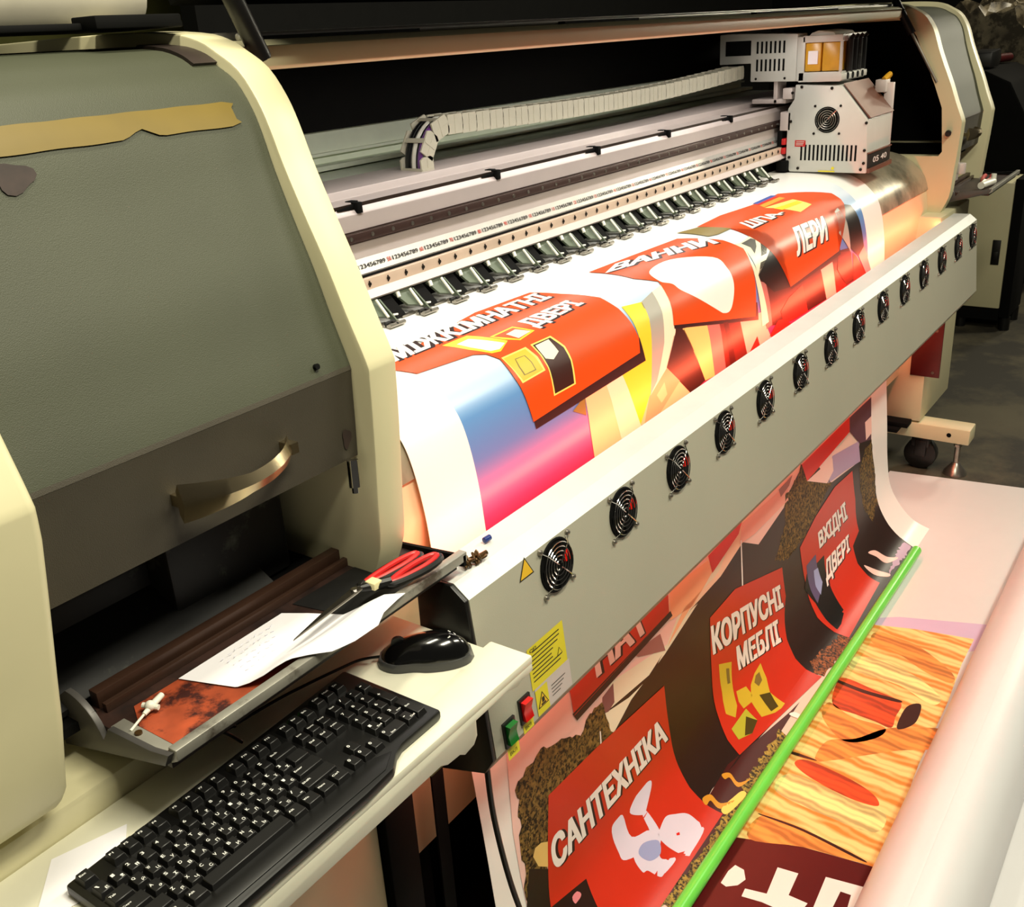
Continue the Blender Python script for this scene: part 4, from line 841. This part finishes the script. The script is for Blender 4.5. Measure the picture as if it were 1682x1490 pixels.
# a second print lying on the floor, the green tube on it, the white roll in front
def grain(name, c0, c1, sc):
    m = bpy.data.materials.new('print_' + name); m.use_nodes = True; nt = m.node_tree; N = nt.nodes; L = nt.links; b = N['Principled BSDF']; b.inputs['Roughness'].default_value = .38
    tc = N.new('ShaderNodeTexCoord'); mp = N.new('ShaderNodeMapping'); mp.inputs['Rotation'].default_value = (0, 0, .12); L.new(tc.outputs['Object'], mp.inputs[0])
    fac = None
    for k, (s_, d_) in enumerate(((sc * .32, 4), (sc, 5))):
        wv = N.new('ShaderNodeTexWave'); wv.bands_direction = 'X'; wv.inputs['Scale'].default_value = s_; wv.inputs['Distortion'].default_value = d_; wv.inputs['Detail'].default_value = 3; wv.inputs['Detail Scale'].default_value = 1.1; wv.inputs['Detail Roughness'].default_value = .4
        L.new(mp.outputs[0], wv.inputs[0])
        if fac is None: fac = wv.outputs['Fac']
        else:
            mm = N.new('ShaderNodeMath'); mm.operation = 'MULTIPLY_ADD'; L.new(fac, mm.inputs[0]); mm.inputs[1].default_value = .6
            m2 = N.new('ShaderNodeMath'); m2.operation = 'MULTIPLY'; L.new(wv.outputs['Fac'], m2.inputs[0]); m2.inputs[1].default_value = .4; L.new(m2.outputs[0], mm.inputs[2]); fac = mm.outputs[0]
    rp = N.new('ShaderNodeValToRGB'); L.new(fac, rp.inputs[0]); cr = rp.color_ramp
    cr.elements[0].color = lin(c0) + (1,); cr.elements[1].color = lin(c1) + (1,); cr.elements[0].position = .15; cr.elements[1].position = .75
    L.new(rp.outputs[0], b.inputs['Base Color']); return m
woodm = grain('wood', (.90, .56, .22), (.99, .87, .56), 13)
bm = new_bm(); v = box(bm, .9, 3.95, -.2, .985, GZ + .0006, GZ + .0016)
for q in v:
    if q.co.x > 3: q.co.x += (.985 - q.co.y) * .14
FS = tag(obj('floor_print', bm, rollm), 'large print with flowing wood strands lying flat on the floor under the green tube', 'print')
for name, m, layer, pts in FART:
    b2 = flat(shape(name, pairs(pts)))
    for q in b2.verts: q.co = (min(max(q.co.x, .93), 3.9), min(max(q.co.y, -.15), .97), GZ + .0017 + layer * .00025)
    obj(name, b2, pmat(m), FS)
bm = new_bm(); tube(bm, [(1.05, .700, GZ + .030), (3.262, .700, GZ + .030)], .0165, 20); tag(obj('green_tube', bm, greenrod), 'long bright green tube weighing down the lower edge of the hanging banner', 'tube')
# white roll of vinyl: outer wrap with its loose end
bm = new_bm(); rc = (.268, .012); R0 = .112; n = 64; prof = []
for k in range(n + 1):
    t = 2 * math.pi * k / n; r = R0 - .005 * k / n; a = t + 1.554
    prof.append((rc[0] + r * math.cos(a), rc[1] + r * math.sin(a)))
prism(bm, prof, 'x', .5, 3.75); rl = obj('white_roll', bm, rollm); tag(rl, 'thick roll of blank white vinyl lying on the floor in front of the machine', 'roll')
bm = new_bm(); tube(bm, [(3.72, rc[0], rc[1]), (3.79, rc[0], rc[1])], .04, 24); obj('roll_core', bm, brownrust, rl)

# ------------------------------------------------------------------ work shelf with keyboard and mouse
WS = thing('work_shelf', 'cream laminate shelf under the keyboard and mouse', 'shelf')
bm = new_bm(); prism(bm, [(-.05, .695), (.961, .695), (.961, .768), (.9425, .768), (.9425, .951), (-.05, .951)], 'z', .836, .850); obj('shelf_top', bm, deskm, WS, bevel=.003)
bm = new_bm(); prism(bm, [(-.05, .838), (.959, .838), (.961, .826), (.944, .823), (.934, .826), (.924, .820), (.90, .827), (.828, .826), (.828, .803), (.82, .793), (.80, .790), (.79, .797), (.765, .799), (.752, .806), (-.05, .803)], 'y', .6955, .702); obj('shelf_apron', bm, deskm, WS, bevel=.001)
bm = new_bm(); box(bm, .795, .82, .7035, .72, .80, .835); box(bm, .74, .77, .703, .75, .795, .836); obj('worn_edge', bm, mat('worn_wood', (.66, .60, .30), .7, vary=.3), WS)
recentre(WS, (.45, .80, .80))
KB = thing('keyboard', 'dusty black computer keyboard with white legends on the cream shelf', 'keyboard')
bm = new_bm(); prism(bm, [(.352, .697), (.40, .690), (.62, .690), (.668, .693), (.690, .708), (.708, .714), (.783, .714), (.783, .884), (.352, .868)], 'z', .8515, .866); obj('case', bm, black, KB, bevel=.004)
bm = new_bm(); prism(bm, [(.36, .700), (.66, .698), (.688, .714), (.66, .727), (.36, .727)], 'z', .8655, .8675); obj('palm_rest', bm, black, KB, bevel=.0008)
PX, PY = .01815, .0228
KEYS = {}
def keycap(wu, hu):
    k = (wu, hu)
    if k not in KEYS:
        bm = new_bm(); w = wu * PX / 2 - .0008; h = hu * PY / 2 - .0010
        a = [bm.verts.new((x, y, .8655)) for x, y in ((-w, -h), (w, -h), (w, h), (-w, h))]; c = [bm.verts.new((x, y, .8738)) for x, y in ((-w + .0022, -h + .003), (w - .0022, -h + .003), (w - .0022, h - .0015), (-w + .0022, h - .0015))]
        bm.faces.new(c); [bm.faces.new((a[i], a[(i + 1) % 4], c[(i + 1) % 4], c[i])) for i in range(4)]
        o = obj('key', bm, keym, None, bevel=.0006, seg=1); KEYS[k] = o.data; bpy.data.objects.remove(o)
    return KEYS[k]
LEG = {}
def legend(s):
    if s not in LEG:
        vs = []; fs = []
        bm = new_bm(); items = s.split('|'); 
        for i, ch in enumerate(items):
            if not ch: continue
            gv, gf = glyphs(ch, .02); hh = .0046 if len(ch) == 1 else .0030; ww = .0036 if len(ch) == 1 else .0024 * len(ch)
            ox, oy = ((-.0055, .0014), (.0008, -.0066), (-.0055, -.0066))[i]
            if ch in ('.', '-', ',', '*'): hh = .0015
            B = [bm.verts.new((ox + a * ww, oy + c * hh, .87395)) for a, c in gv]
            for f in gf:
                try: bm.faces.new([B[j] for j in f])
                except ValueError: pass
        o = obj('legend', bm, legm, None, smooth=False); LEG[s] = o.data; bpy.data.objects.remove(o)
    return LEG[s]
def key(x, y, s='', wu=1, hu=1):
    k = bpy.data.objects.new('key', keycap(wu, hu)); COL.objects.link(k); k.parent = KB; k.location = (x, y, 0)
    if s:
        l = bpy.data.objects.new('legend', legend(s)); COL.objects.link(l); l.parent = k; l.location = (-(wu - 1) * PX / 2, 0, 0)
X0 = .3685
def row(y, items, x=X0):
    x -= PX / 2
    for it in items:
        s, wu = it if isinstance(it, tuple) else (it, 1)
        if s is not None: key(x + wu * PX / 2, y, s, wu)
        x += wu * PX
yF, yN = .8525, .8235
row(yF, ['Esc', (None, .95), 'F1', 'F2', 'F3', 'F4', (None, .5), 'F5', 'F6', 'F7', 'F8', (None, .5), 'F9', 'F10', 'F11', 'F12'])
row(yN, ['`|Ё'] + [c for c in ('1|!', '2|"', '3', '4', '5|%', '6', '7|?', '8|*', '9|(', '0|)', '-', '=')] + [('Back', 2)])
row(yN - PY, [('Tab', 1.5), 'Q|Й', 'W|Ц', 'E|У', 'R|К', 'T|Е', 'Y|Н', 'U|Г', 'I|Ш', 'O|Щ', 'P|З', '[|Х', ']|Ї', ('', 1.5)])
row(yN - 2 * PY, [('Caps', 1.75), 'A|Ф', 'S|І', 'D|В', 'F|А', 'G|П', 'H|Р', 'J|О', 'K|Л', 'L|Д', ';|Ж', "'|Є", ('Enter', 2.25)])
row(yN - 3 * PY, [('Shift', 2.25), 'Z|Я', 'X|Ч', 'C|С', 'V|М', 'B|И', 'N|Т', 'M|Ь', ',|Б', '.|Ю', '/|.', ('Shift', 2.75)])
row(yN - 4 * PY + .002, [('Ctrl', 1.25), ('Win', 1.25), ('Alt', 1.25), ('', 6.25), ('Alt', 1.25), ('Win', 1.25), ('Menu', 1.25), ('Ctrl', 1.25)])
xn = X0 + 15 * PX + .0062
row(yF, ['Prt', 'Scr', 'Brk'], xn); row(yN, ['Ins', 'Home', 'PgUp'], xn); row(yN - PY, ['Del', 'End', 'PgDn'], xn)
key(xn + PX, yN - 3 * PY, 'o'); row(yN - 4 * PY + .004, ['o', 'o', 'o'], xn)
xp = xn + 3 * PX + .0062
row(yF + .006, ['Calc', 'Mail', 'Zzz'], xp)
row(yN + .004, ['Num', '/', '*', '-'], xp); row(yN - PY + .004, ['7', '8', '9'], xp); row(yN - 2 * PY + .004, ['4', '5', '6'], xp); row(yN - 3 * PY + .004, ['1|End', '2', '3|PgD'], xp)
key(xp + 3 * PX, yN - 1.5 * PY + .004, '+', 1, 2); key(xp + 3 * PX, yN - 3.5 * PY + .004, 'Ent', 1, 2); row(yN - 4 * PY + .004, [('0|Ins', 2), '.|Del'], xp)
for x, y in ((.666, .865), (.650, .863)): bm = new_bm(); disc(bm, (x, y, .866), (0, 0, 1), .0022, .0012, 10); obj('indicator_light', bm, glow_on, KB)
recentre(KB, (.567, .79, .8515))
MS = thing('mouse', 'glossy black computer mouse with a grey rim on the cream shelf', 'mouse')
MA = math.atan2(.103, -.078); MC = Vector((.876, .818, .8505))
def mouse_pt(l, wd, h):
    c, s = math.cos(MA), math.sin(MA); return MC + Vector((l * c - wd * s, l * s + wd * c, h))
gloss = mat('glossy_black', (.03, .03, .03), .16, spec=.6, coat=.4, vary=.1); rimm = mat('mouse_grey_rim', (.25, .25, .25), .35, vary=.05)
def mouse_shell(z0, z1, sc, name, m):
    bm = new_bm(); nl, nw = 26, 20; G = []
    for i in range(nl + 1):
        t = -1 + 2 * i / nl; ll = t * .066; prof_w = .0325 * (1 - abs(t) ** 3.2) ** .5 * (1 - .10 * max(0, -t)) * (1 - .12 * math.exp(-((t - .25) / .25) ** 2)); prof_h = .041 * (1 - abs(t) ** 2.6) ** .55 * (1 - .18 * t)
        G.append([mouse_pt(ll * sc, prof_w * sc * math.sin(a), max(z0, min(z1, prof_h * math.cos(a) ** .85))) for a in (-math.pi / 2 + math.pi * j / nw for j in range(nw + 1))])
    V = [[bm.verts.new(p) for p in g] for g in G]
    for a, b2 in zip(V, V[1:]):
        for j in range(nw): bm.faces.new((a[j], a[j + 1], b2[j + 1], b2[j]))
        bm.faces.new((a[0], b2[0], b2[-1], a[-1]))
    bmesh.ops.remove_doubles(bm, verts=bm.verts[:], dist=1e-5)
    return obj(name, bm, m, MS)
def _cos(a): return max(0, math.cos(a))
mb = mouse_shell(.0, .05, 1.0, 'mouse_body', gloss)
mouse_shell(0.0, .0125, 1.035, 'grey_rim', rimm)
bm = new_bm(); c = mouse_pt(.036, 0, .030); ax = mouse_pt(.036, .003, .030) - c; tube(bm, [c - ax, c + ax], .010, 18); obj('scroll_wheel', bm, black, MS)
bm = new_bm()
for (a, b2, hh) in ((-.034, .006, .0365), (-.038, .000, .0352), (-.034, -.006, .0365), (-.041, -.003, .034)):
    tube(bm, [mouse_pt(a, b2 - .003, hh + .002), mouse_pt(a - .003, b2, hh + .0018), mouse_pt(a, b2 + .003, hh + .002)], .0009, 6)
obj('pale_emblem', bm, legm, MS)
bm = new_bm(); tube(bm, smoothpath([mouse_pt(.062, 0, .010), (.822, .892, .856), (.79, .905, .8545), (.74, .918, .8545), (.69, .928, .8545), (.60, .938, .8545)], 8), .0021, 8); obj('mouse_cable', bm, black, MS)
recentre(MS, tuple(MC))
bm = new_bm(); prism(bm, [(.31, .862), (.372, .930), (.45, .905), (.42, .866), (.352, .85)], 'z', .8502, .8512); tag(obj('folded_sheet', bm, paperm), 'white paper sheet tucked under the Esc corner of the keyboard', 'paper')
bm = new_bm(); tube(bm, smoothpath([(.615, .900, .8535), (.60, .905, .875), (.588, .915, .885), (.60, .925, .88), (.63, .93, .856)], 6), .0022, 8); tag(obj('keyboard_cable', bm, black), 'short looped black cable behind the keyboard', 'cable')

# ------------------------------------------------------------------ fold-out tray of the left head with its things
def tray(x0, x1, y0, dz, label, full=True):
    T = thing('service_tray', label, 'tray'); dy = y0 - .825
    def Y(v): return v + dy
    bm = new_bm(); box(bm, x0 + .004, x1 - .004, Y(.836), Y(1.005), .938 + dz, .946 + dz); obj('tray_floor', bm, brownrust, T)
    bm = new_bm(); prism(bm, [(Y(.823), .966 + dz), (Y(.823), .952 + dz), (Y(.837), .944 + dz), (Y(.837), .966 + dz)], 'x', x0 + .004, x1 + .006); obj('tray_lip', bm, traylip, T, bevel=.0015)
    bm = new_bm(); box(bm, x0 + .02, x1 - .01, Y(.975), Y(.983), .946 + dz, .958 + dz); box(bm, x0 + .02, x1 - .01, Y(.990), Y(1.006), .946 + dz, .968 + dz); obj('tray_rear_bar', bm, mat('brown_bar', (.24, .16, .12), .4, .3), T, bevel=.001)
    for side, x in ((0, x0), (1, x1)):
        bm = new_bm()
        if side == 0:
            P = [(.826, .964), (.836, .946), (1.045, .890), (1.040, .958)] + [(1.012 - .062 * math.sin(a) * 1.0, .915 + .064 * math.cos(a)) for a in (i * .16 for i in range(9))] + [(.938, .954), (.86, .957)]
            prism(bm, [(Y(a), b + dz) for a, b in P], 'x', x - .004, x + .004); e = obj('tray_bracket', bm, traygrey, T, bevel=.001)
            bm = new_bm(); box(bm, x - .001, x + .0052, Y(.970), Y(.978), .950 + dz, .962 + dz); obj('bracket_notch', bm, matblack, e)
            bm = new_bm(); box(bm, x + .004, x + .022, Y(.834), Y(.945), .946 + dz, .950 + dz); cp = obj('corner_plate', bm, traylip, e, bevel=.001)
            for yy in (.845, .905): bm = new_bm(); disc(bm, (x + .013, Y(yy), .950 + dz), (0, 0, 1), .0045, .0025, 10); obj('plate_screw', bm, brassm, e)
        else:
            C = (1.035, .915); r0, r1, r2, r3 = .0, .058, .068, .086; A0, A1, S0, S1 = 0, 1.62, .22, 1.18; M_ = 24; old = None
            cells = []
            for k in range(M_ + 1):
                a = A0 + (A1 - A0) * k / M_
                cells.append([[bm.verts.new((xx, Y(C[0] - r * math.cos(a)), C[1] + r * math.sin(a) + dz)) for xx in (x - .003, x + .003)] for r in (.012, r1, r2, r3)])
            for k in range(M_):
                am = A0 + (A1 - A0) * (k + .5) / M_
                p, q = cells[k], cells[k + 1]
                for g in range(3):
                    if g == 1 and S0 < am < S1: continue
                    for f_ in (0, 1): bm.faces.new((p[g][f_], p[g + 1][f_], q[g + 1][f_], q[g][f_]))
                for g in (0, 3): bm.faces.new((p[g][0], p[g][1], q[g][1], q[g][0]))
                if S0 < am < S1:
                    for g in (1, 2): bm.faces.new((p[g][0], p[g][1], q[g][1], q[g][0]))
            prism(bm, [(Y(.823), .962 + dz), (Y(.823), .945 + dz), (Y(1.02), .915 + dz), (Y(1.02), .945 + dz), (Y(.95), .952 + dz)], 'x', x - .003, x + .003)
            obj('arc_bracket', bm, matblack, T, smooth=False)
    return T
TR = tray(.476, .985, .825, 0, 'stained fold-out metal tray above the keyboard holding scissors and a note')
bm = new_bm(); prism(bm, [(.500, .845), (.692, .842), (.690, .93), (.66, .955), (.52, .958), (.50, .92)], 'z', .9462, .9472); obj('stained_mat', bm, orangestain, TR)
bm = new_bm(); prism(bm, [(.80, .85), (.96, .845), (.965, .96), (.78, .965)], 'z', .9462, .947); obj('dark_mat', bm, inkblack, TR)
recentre(TR, (.73, .91, .938))
TR2 = tray(4.20, 4.72, .775, .045, 'small fold-out tray on the far head holding red-handled pliers')
recentre(TR2, (4.46, .86, .983))
# note paper, curling over the lip
bm = new_bm(); P = [(.582, .955), (.753, .957), (.770, .925), (.790, .878), (.815, .862), (.852, .820), (.80, .812), (.776, .800), (.735, .802), (.701, .808), (.680, .826), (.664, .838), (.643, .846), (.627, .850), (.606, .880)]
vs = [bm.verts.new((x, y, 0)) for x, y in P]; bmesh.ops.triangulate(bm, faces=[bm.faces.new(vs)])
for k in range(12): bmesh.ops.bisect_plane(bm, geom=bm.verts[:] + bm.edges[:] + bm.faces[:], plane_co=(0, .805 + .012 * k, 0), plane_no=(0, 1, 0), dist=1e-7)
for v in bm.verts:
    y = v.co.y; v.co.z = .9512 + (.0175 * max(0, min(1, (.872 - y) / .03)) if v.co.x > .0 else 0) + .002 * math.sin(v.co.x * 40)
top_f = bm.faces[:]; ret = bmesh.ops.extrude_face_region(bm, geom=top_f)
for v in ret['geom']:
    if isinstance(v, bmesh.types.BMVert): v.co.z -= .0005
NP = tag(obj('note_paper', bm, paperm), 'torn white paper note curling over the front lip of the stained tray', 'paper')
faint = mat('faint_pencil', (.80, .80, .86), .8, vary=.01); bm = new_bm()
for r in range(5):
    for k in range(9 - r):
        x = .632 + k * .011 + .004 * random.random(); y = .936 - r * .011 + k * .0008; zz = .9521 + .002 * math.sin(x * 40)
        tube(bm, [(x, y, zz), (x + .005, y + .003 * random.uniform(-1, 1), zz)], .0004, 4)
obj('pencil_notes', bm, faint, NP)['kind'] = 'stuff'
# scissors
S = thing('scissors', 'long scissors with black and red handles lying across the note and tray', 'scissors')
tip = Vector((.690, .863, .9715)); piv = Vector((.806, .868, .979)); ax = (piv - tip).normalized(); sd = Vector((-ax.y, ax.x, 0))
def blade(off_, z, wd, name):
    bm = new_bm(); P = [tip + sd * off_, tip + ax * .06 + sd * (wd * .7), piv + sd * wd, piv + ax * .02 + sd * wd * .8, piv + ax * .02 - sd * wd * .6, piv - sd * wd * .6, tip + ax * .05 - sd * wd * .25]
    A = [bm.verts.new(p + Vector((0, 0, z))) for p in P]; B = [bm.verts.new(p + Vector((0, 0, z + .0016))) for p in P]
    bm.faces.new(A); bm.faces.new(B[::-1]); [bm.faces.new((A[i], B[i], B[(i + 1) % 7], A[(i + 1) % 7])) for i in range(7)]
    return obj(name, bm, mat('dark_blade_steel', (.40, .38, .34), .25, .9) if name == 'upper_blade' else steel, S)
blade(.0005, 0, .0085, 'lower_blade'); blade(-.001, .0019, .0075, 'upper_blade')
bm = new_bm(); tube(bm, [piv + Vector((0, 0, .002)), piv + Vector((0, 0, .007))], .0045, 12); obj('pivot_screw', bm, chrome, S)
def loop(c, la, lb, ang, z0, z1):
    pts = []; 
    for k in range(21):
        t = 2 * math.pi * k / 20; u = math.cos(t) * la; v = math.sin(t) * lb * (1 + .25 * math.cos(t))
        pts.append(Vector((c[0] + u * math.cos(ang) - v * math.sin(ang), c[1] + u * math.sin(ang) + v * math.cos(ang), z0 + (z1 - z0) * (u / la + 1) / 2)))
    return pts
for c, an, la, lb in (((.876, .8655), -.20, .052, .0115), ((.893, .838), -.22, .045, .0125)):
    o_ = loop(c, la, lb, an, .975, .983); i_ = loop(c, la - .005, lb - .004, an, .977, .9865)
    bm = new_bm(); tube(bm, o_, .0052, 10, cap=False); h = obj('handle_loop', bm, black, S)
    bm = new_bm(); tube(bm, i_, .0046, 10, cap=False); obj('red_grip', bm, redpl, h)
bm = new_bm(); tube(bm, [piv + ax * .012 + Vector((0, 0, .001)), (.822, .873, .978), (.832, .876, .977)], .006, 10, radii=[.005, .007, .007]); tube(bm, [piv + ax * .012, (.835, .858, .979), (.855, .848, .978)], .006, 10, radii=[.005, .008, .008]); obj('handle_shank', bm, black, S)
bm = new_bm(); box(bm, .826, .842, .850, .868, .976, .987); obj('worn_sticker', bm, mat('worn_beige', (.80, .76, .58), .7, vary=.25), S, bevel=.002)
recentre(S, (.80, .868, .971))
# plastic needle tap
bm = new_bm(); tube(bm, [(.487, .917, .9505), (.512, .926, .953)], .0016, 8); tube(bm, [(.512, .926, .953), (.530, .9315, .955), (.545, .936, .956)], .0042, 12, radii=[.0028, .0042, .0036]); tube(bm, [(.520, .939, .956), (.529, .921, .954)], .0034, 10); bmesh.ops.create_uvsphere(bm, u_segments=12, v_segments=8, radius=.0065, matrix=Matrix.Translation((.524, .930, .956))); tag(obj('needle_tap', bm, creamw), 'tiny white plastic needle tap on the orange stained end of the tray', 'needle')
# pliers and pot on the far tray
P_ = thing('pliers', 'red-handled pliers lying in the far tray beside the second head', 'pliers')
bm = new_bm(); tube(bm, smoothpath([(4.45, .85, .998), (4.52, .845, 1.0), (4.62, .86, 1.0)]), .008, 8); tube(bm, smoothpath([(4.45, .86, .998), (4.52, .875, 1.0), (4.62, .885, 1.0)]), .008, 8); obj('grip', bm, redpl, P_)
bm = new_bm(); tube(bm, [(4.46, .855, .998), (4.38, .855, .996)], .01, 8, radii=[.011, .005]); obj('jaw', bm, steel, P_); recentre(P_, (4.5, .86, .992))
bm = new_bm(); tube(bm, [(4.30, .835, 1.006), (4.42, .815, 1.006)], .0135, 14); tube(bm, [(4.42, .815, .995), (4.42, .815, 1.035)], .010, 10); tag(obj('syringe', bm, creamw), 'white plastic syringe lying along the front of the far tray', 'syringe')
# tape across the left hood cover
prT = cut_z(CVP, 1.30); bm = new_bm()
def tape_pt(x, z):
    return (x, CV_Y(z) - .0022, z + .0006)
xs = [.437 + (.866 - .437) * i / 44 for i in range(45)]; rws = []
for i, x in enumerate(xs):
    zt = 1.5935 + .0003 * math.sin(i * .9); zb = 1.5655 + .0004 * math.sin(i * .7 + 1)
    if .700 < x < .755: zb += .010 * max(0, 1 - abs(x - .728) / .024)
    if i == 44: zt -= .003; zb += .003
    rws.append([bm.verts.new(tape_pt(x + (.006 * (1 if j in (0, 5) else 0) * (i == 44)), zb + (zt - zb) * j / 5)) for j in range(6)])
for a, b2 in zip(rws, rws[1:]):
    for j in range(5): bm.faces.new((a[j], b2[j], b2[j + 1], a[j + 1]))
ret = bmesh.ops.extrude_face_region(bm, geom=bm.faces[:])
for v in ret['geom']:
    if isinstance(v, bmesh.types.BMVert): v.co.y += .0012
tag(obj('masking_tape', bm, yellowt), 'torn strip of yellow masking tape stuck across the grey hood cover', 'tape')

# ------------------------------------------------------------------ background things
bm = new_bm(); tube(bm, [(.30, 1.40, 1.735), (.98, 1.40, 1.735), (1.015, 1.40, 1.735), (1.03, 1.40, 1.735)], .05, 28, radii=[.048, .048, .040, .02]); tag(obj('film_roll', bm, mat('pale_wrapped_roll', (.62, .60, .54), .5, vary=.08)), 'pale wrapped roll resting on top of the left hood', 'roll')
bm = new_bm(); box(bm, .40, .93, 1.18, 1.33, 1.684, 1.692); box(bm, .78, .905, 1.15, 1.2, 1.684, 1.699); tag(obj('black_clamp', bm, matblack, bevel=.002), 'flat black bracket under the pale roll on the left hood', 'bracket')
# control box beyond the bar
CB = thing('control_box', 'beige electrical box with a black switch beyond the far end of the dryer bar', 'control box')
bm = new_bm(); box(bm, 6.20, 6.55, 1.030, 1.275, .032, .74); obj('box_body', bm, cream, CB, bevel=.006)
bm = new_bm(); box(bm, 6.205, 6.56, .975, 1.029, -.02, .76); obj('box_door', bm, matblack, CB, bevel=.004)
bm = new_bm(); box(bm, 6.21, 6.55, 1.03, 1.27, -.04, .031); obj('box_plinth', bm, matblack, CB)
for x, y in ((6.25, 1.0), (6.5, 1.0), (6.25, 1.24), (6.5, 1.24)): bm = new_bm(); tube(bm, [(x, y, GZ), (x, y, -.021)], .03, 12); obj('box_foot', bm, black, CB)
bm = new_bm(); box(bm, 6.194, 6.20, 1.062, 1.105, .285, .425); box(bm, 6.188, 6.194, 1.07, 1.097, .31, .36); obj('box_switch', bm, black, CB, bevel=.002); recentre(CB, (6.37, 1.14, GZ))
# second machine in the dark behind
M2 = thing('second_printer', 'dark rounded machine standing in the shadow beyond the far head', 'printer')
bm = new_bm(); prism(bm, [(1.02, GZ + .2), (1.02, .86), (1.10, 1.08), (1.19, 1.24), (1.33, 1.305), (1.75, 1.31), (1.75, GZ + .2)], 'x', 6.62, 7.5); obj('machine_body', bm, matblack, M2, bevel=.02)
for x in (6.7, 7.4): bm = new_bm(); box(bm, x, x + .1, 1.1, 1.2, GZ, GZ + .2); obj('machine_foot', bm, matblack, M2)
recentre(M2, (7.05, 1.4, GZ))
bm = new_bm(); prism(bm, [(6.68, 1.312), (6.68, 1.40), (6.92, 1.41), (6.95, 1.35), (6.9, 1.312)], 'y', 1.32, 1.50); tag(obj('black_case', bm, black, bevel=.01), 'small black case standing on the dark second machine', 'case')
bm = new_bm(); tube(bm, [(7.0, 1.46, 1.340), (7.4, 1.36, 1.340)], .026, 14); tag(obj('red_tube', bm, maroonpl), 'short red tube lying on the dark second machine', 'tube')
bm = new_bm(); nu, nv = 60, 28; V = []
for i in range(nu + 1):
    r_ = []
    for j in range(nv + 1):
        a = math.pi * j / nv; rr = .42 + .05 * math.sin(i * 1.7 + j * 2.3) * math.sin(j * 1.1 + i * .6) + random.uniform(-.035, .035)
        r_.append(bm.verts.new((7.6 + 2.6 * i / nu, 1.62 - rr * 1.1 * math.cos(a), 1.15 + rr * 1.15 * math.sin(a))))
    V.append(r_)
for i in range(nu):
    for j in range(nv): bm.faces.new((V[i][j], V[i + 1][j], V[i + 1][j + 1], V[i][j + 1]))
for e in (0, nu): bm.faces.new(V[e])
for i in range(nu): bm.faces.new((V[i][0], V[i][nv], V[i + 1][nv], V[i + 1][0]))
tag(obj('film_bundle', bm, film), 'big crumpled bundle of clear film piled beyond the far head', 'film bundle')
bm = new_bm(); box(bm, 7.6, 10.2, 1.2, 2.1, GZ, 1.15); tag(obj('dark_pallet_stack', bm, darkw, bevel=.01), 'dark stack under the crumpled film at the end of the room', 'stack')
bm = new_bm(); box(bm, 3.15, 9.8, 3.9, 4.0, GZ, 3.2); tag(obj('dark_curtain', bm, darkw), 'dark curtain hanging behind the printer in front of the green wall', 'curtain')
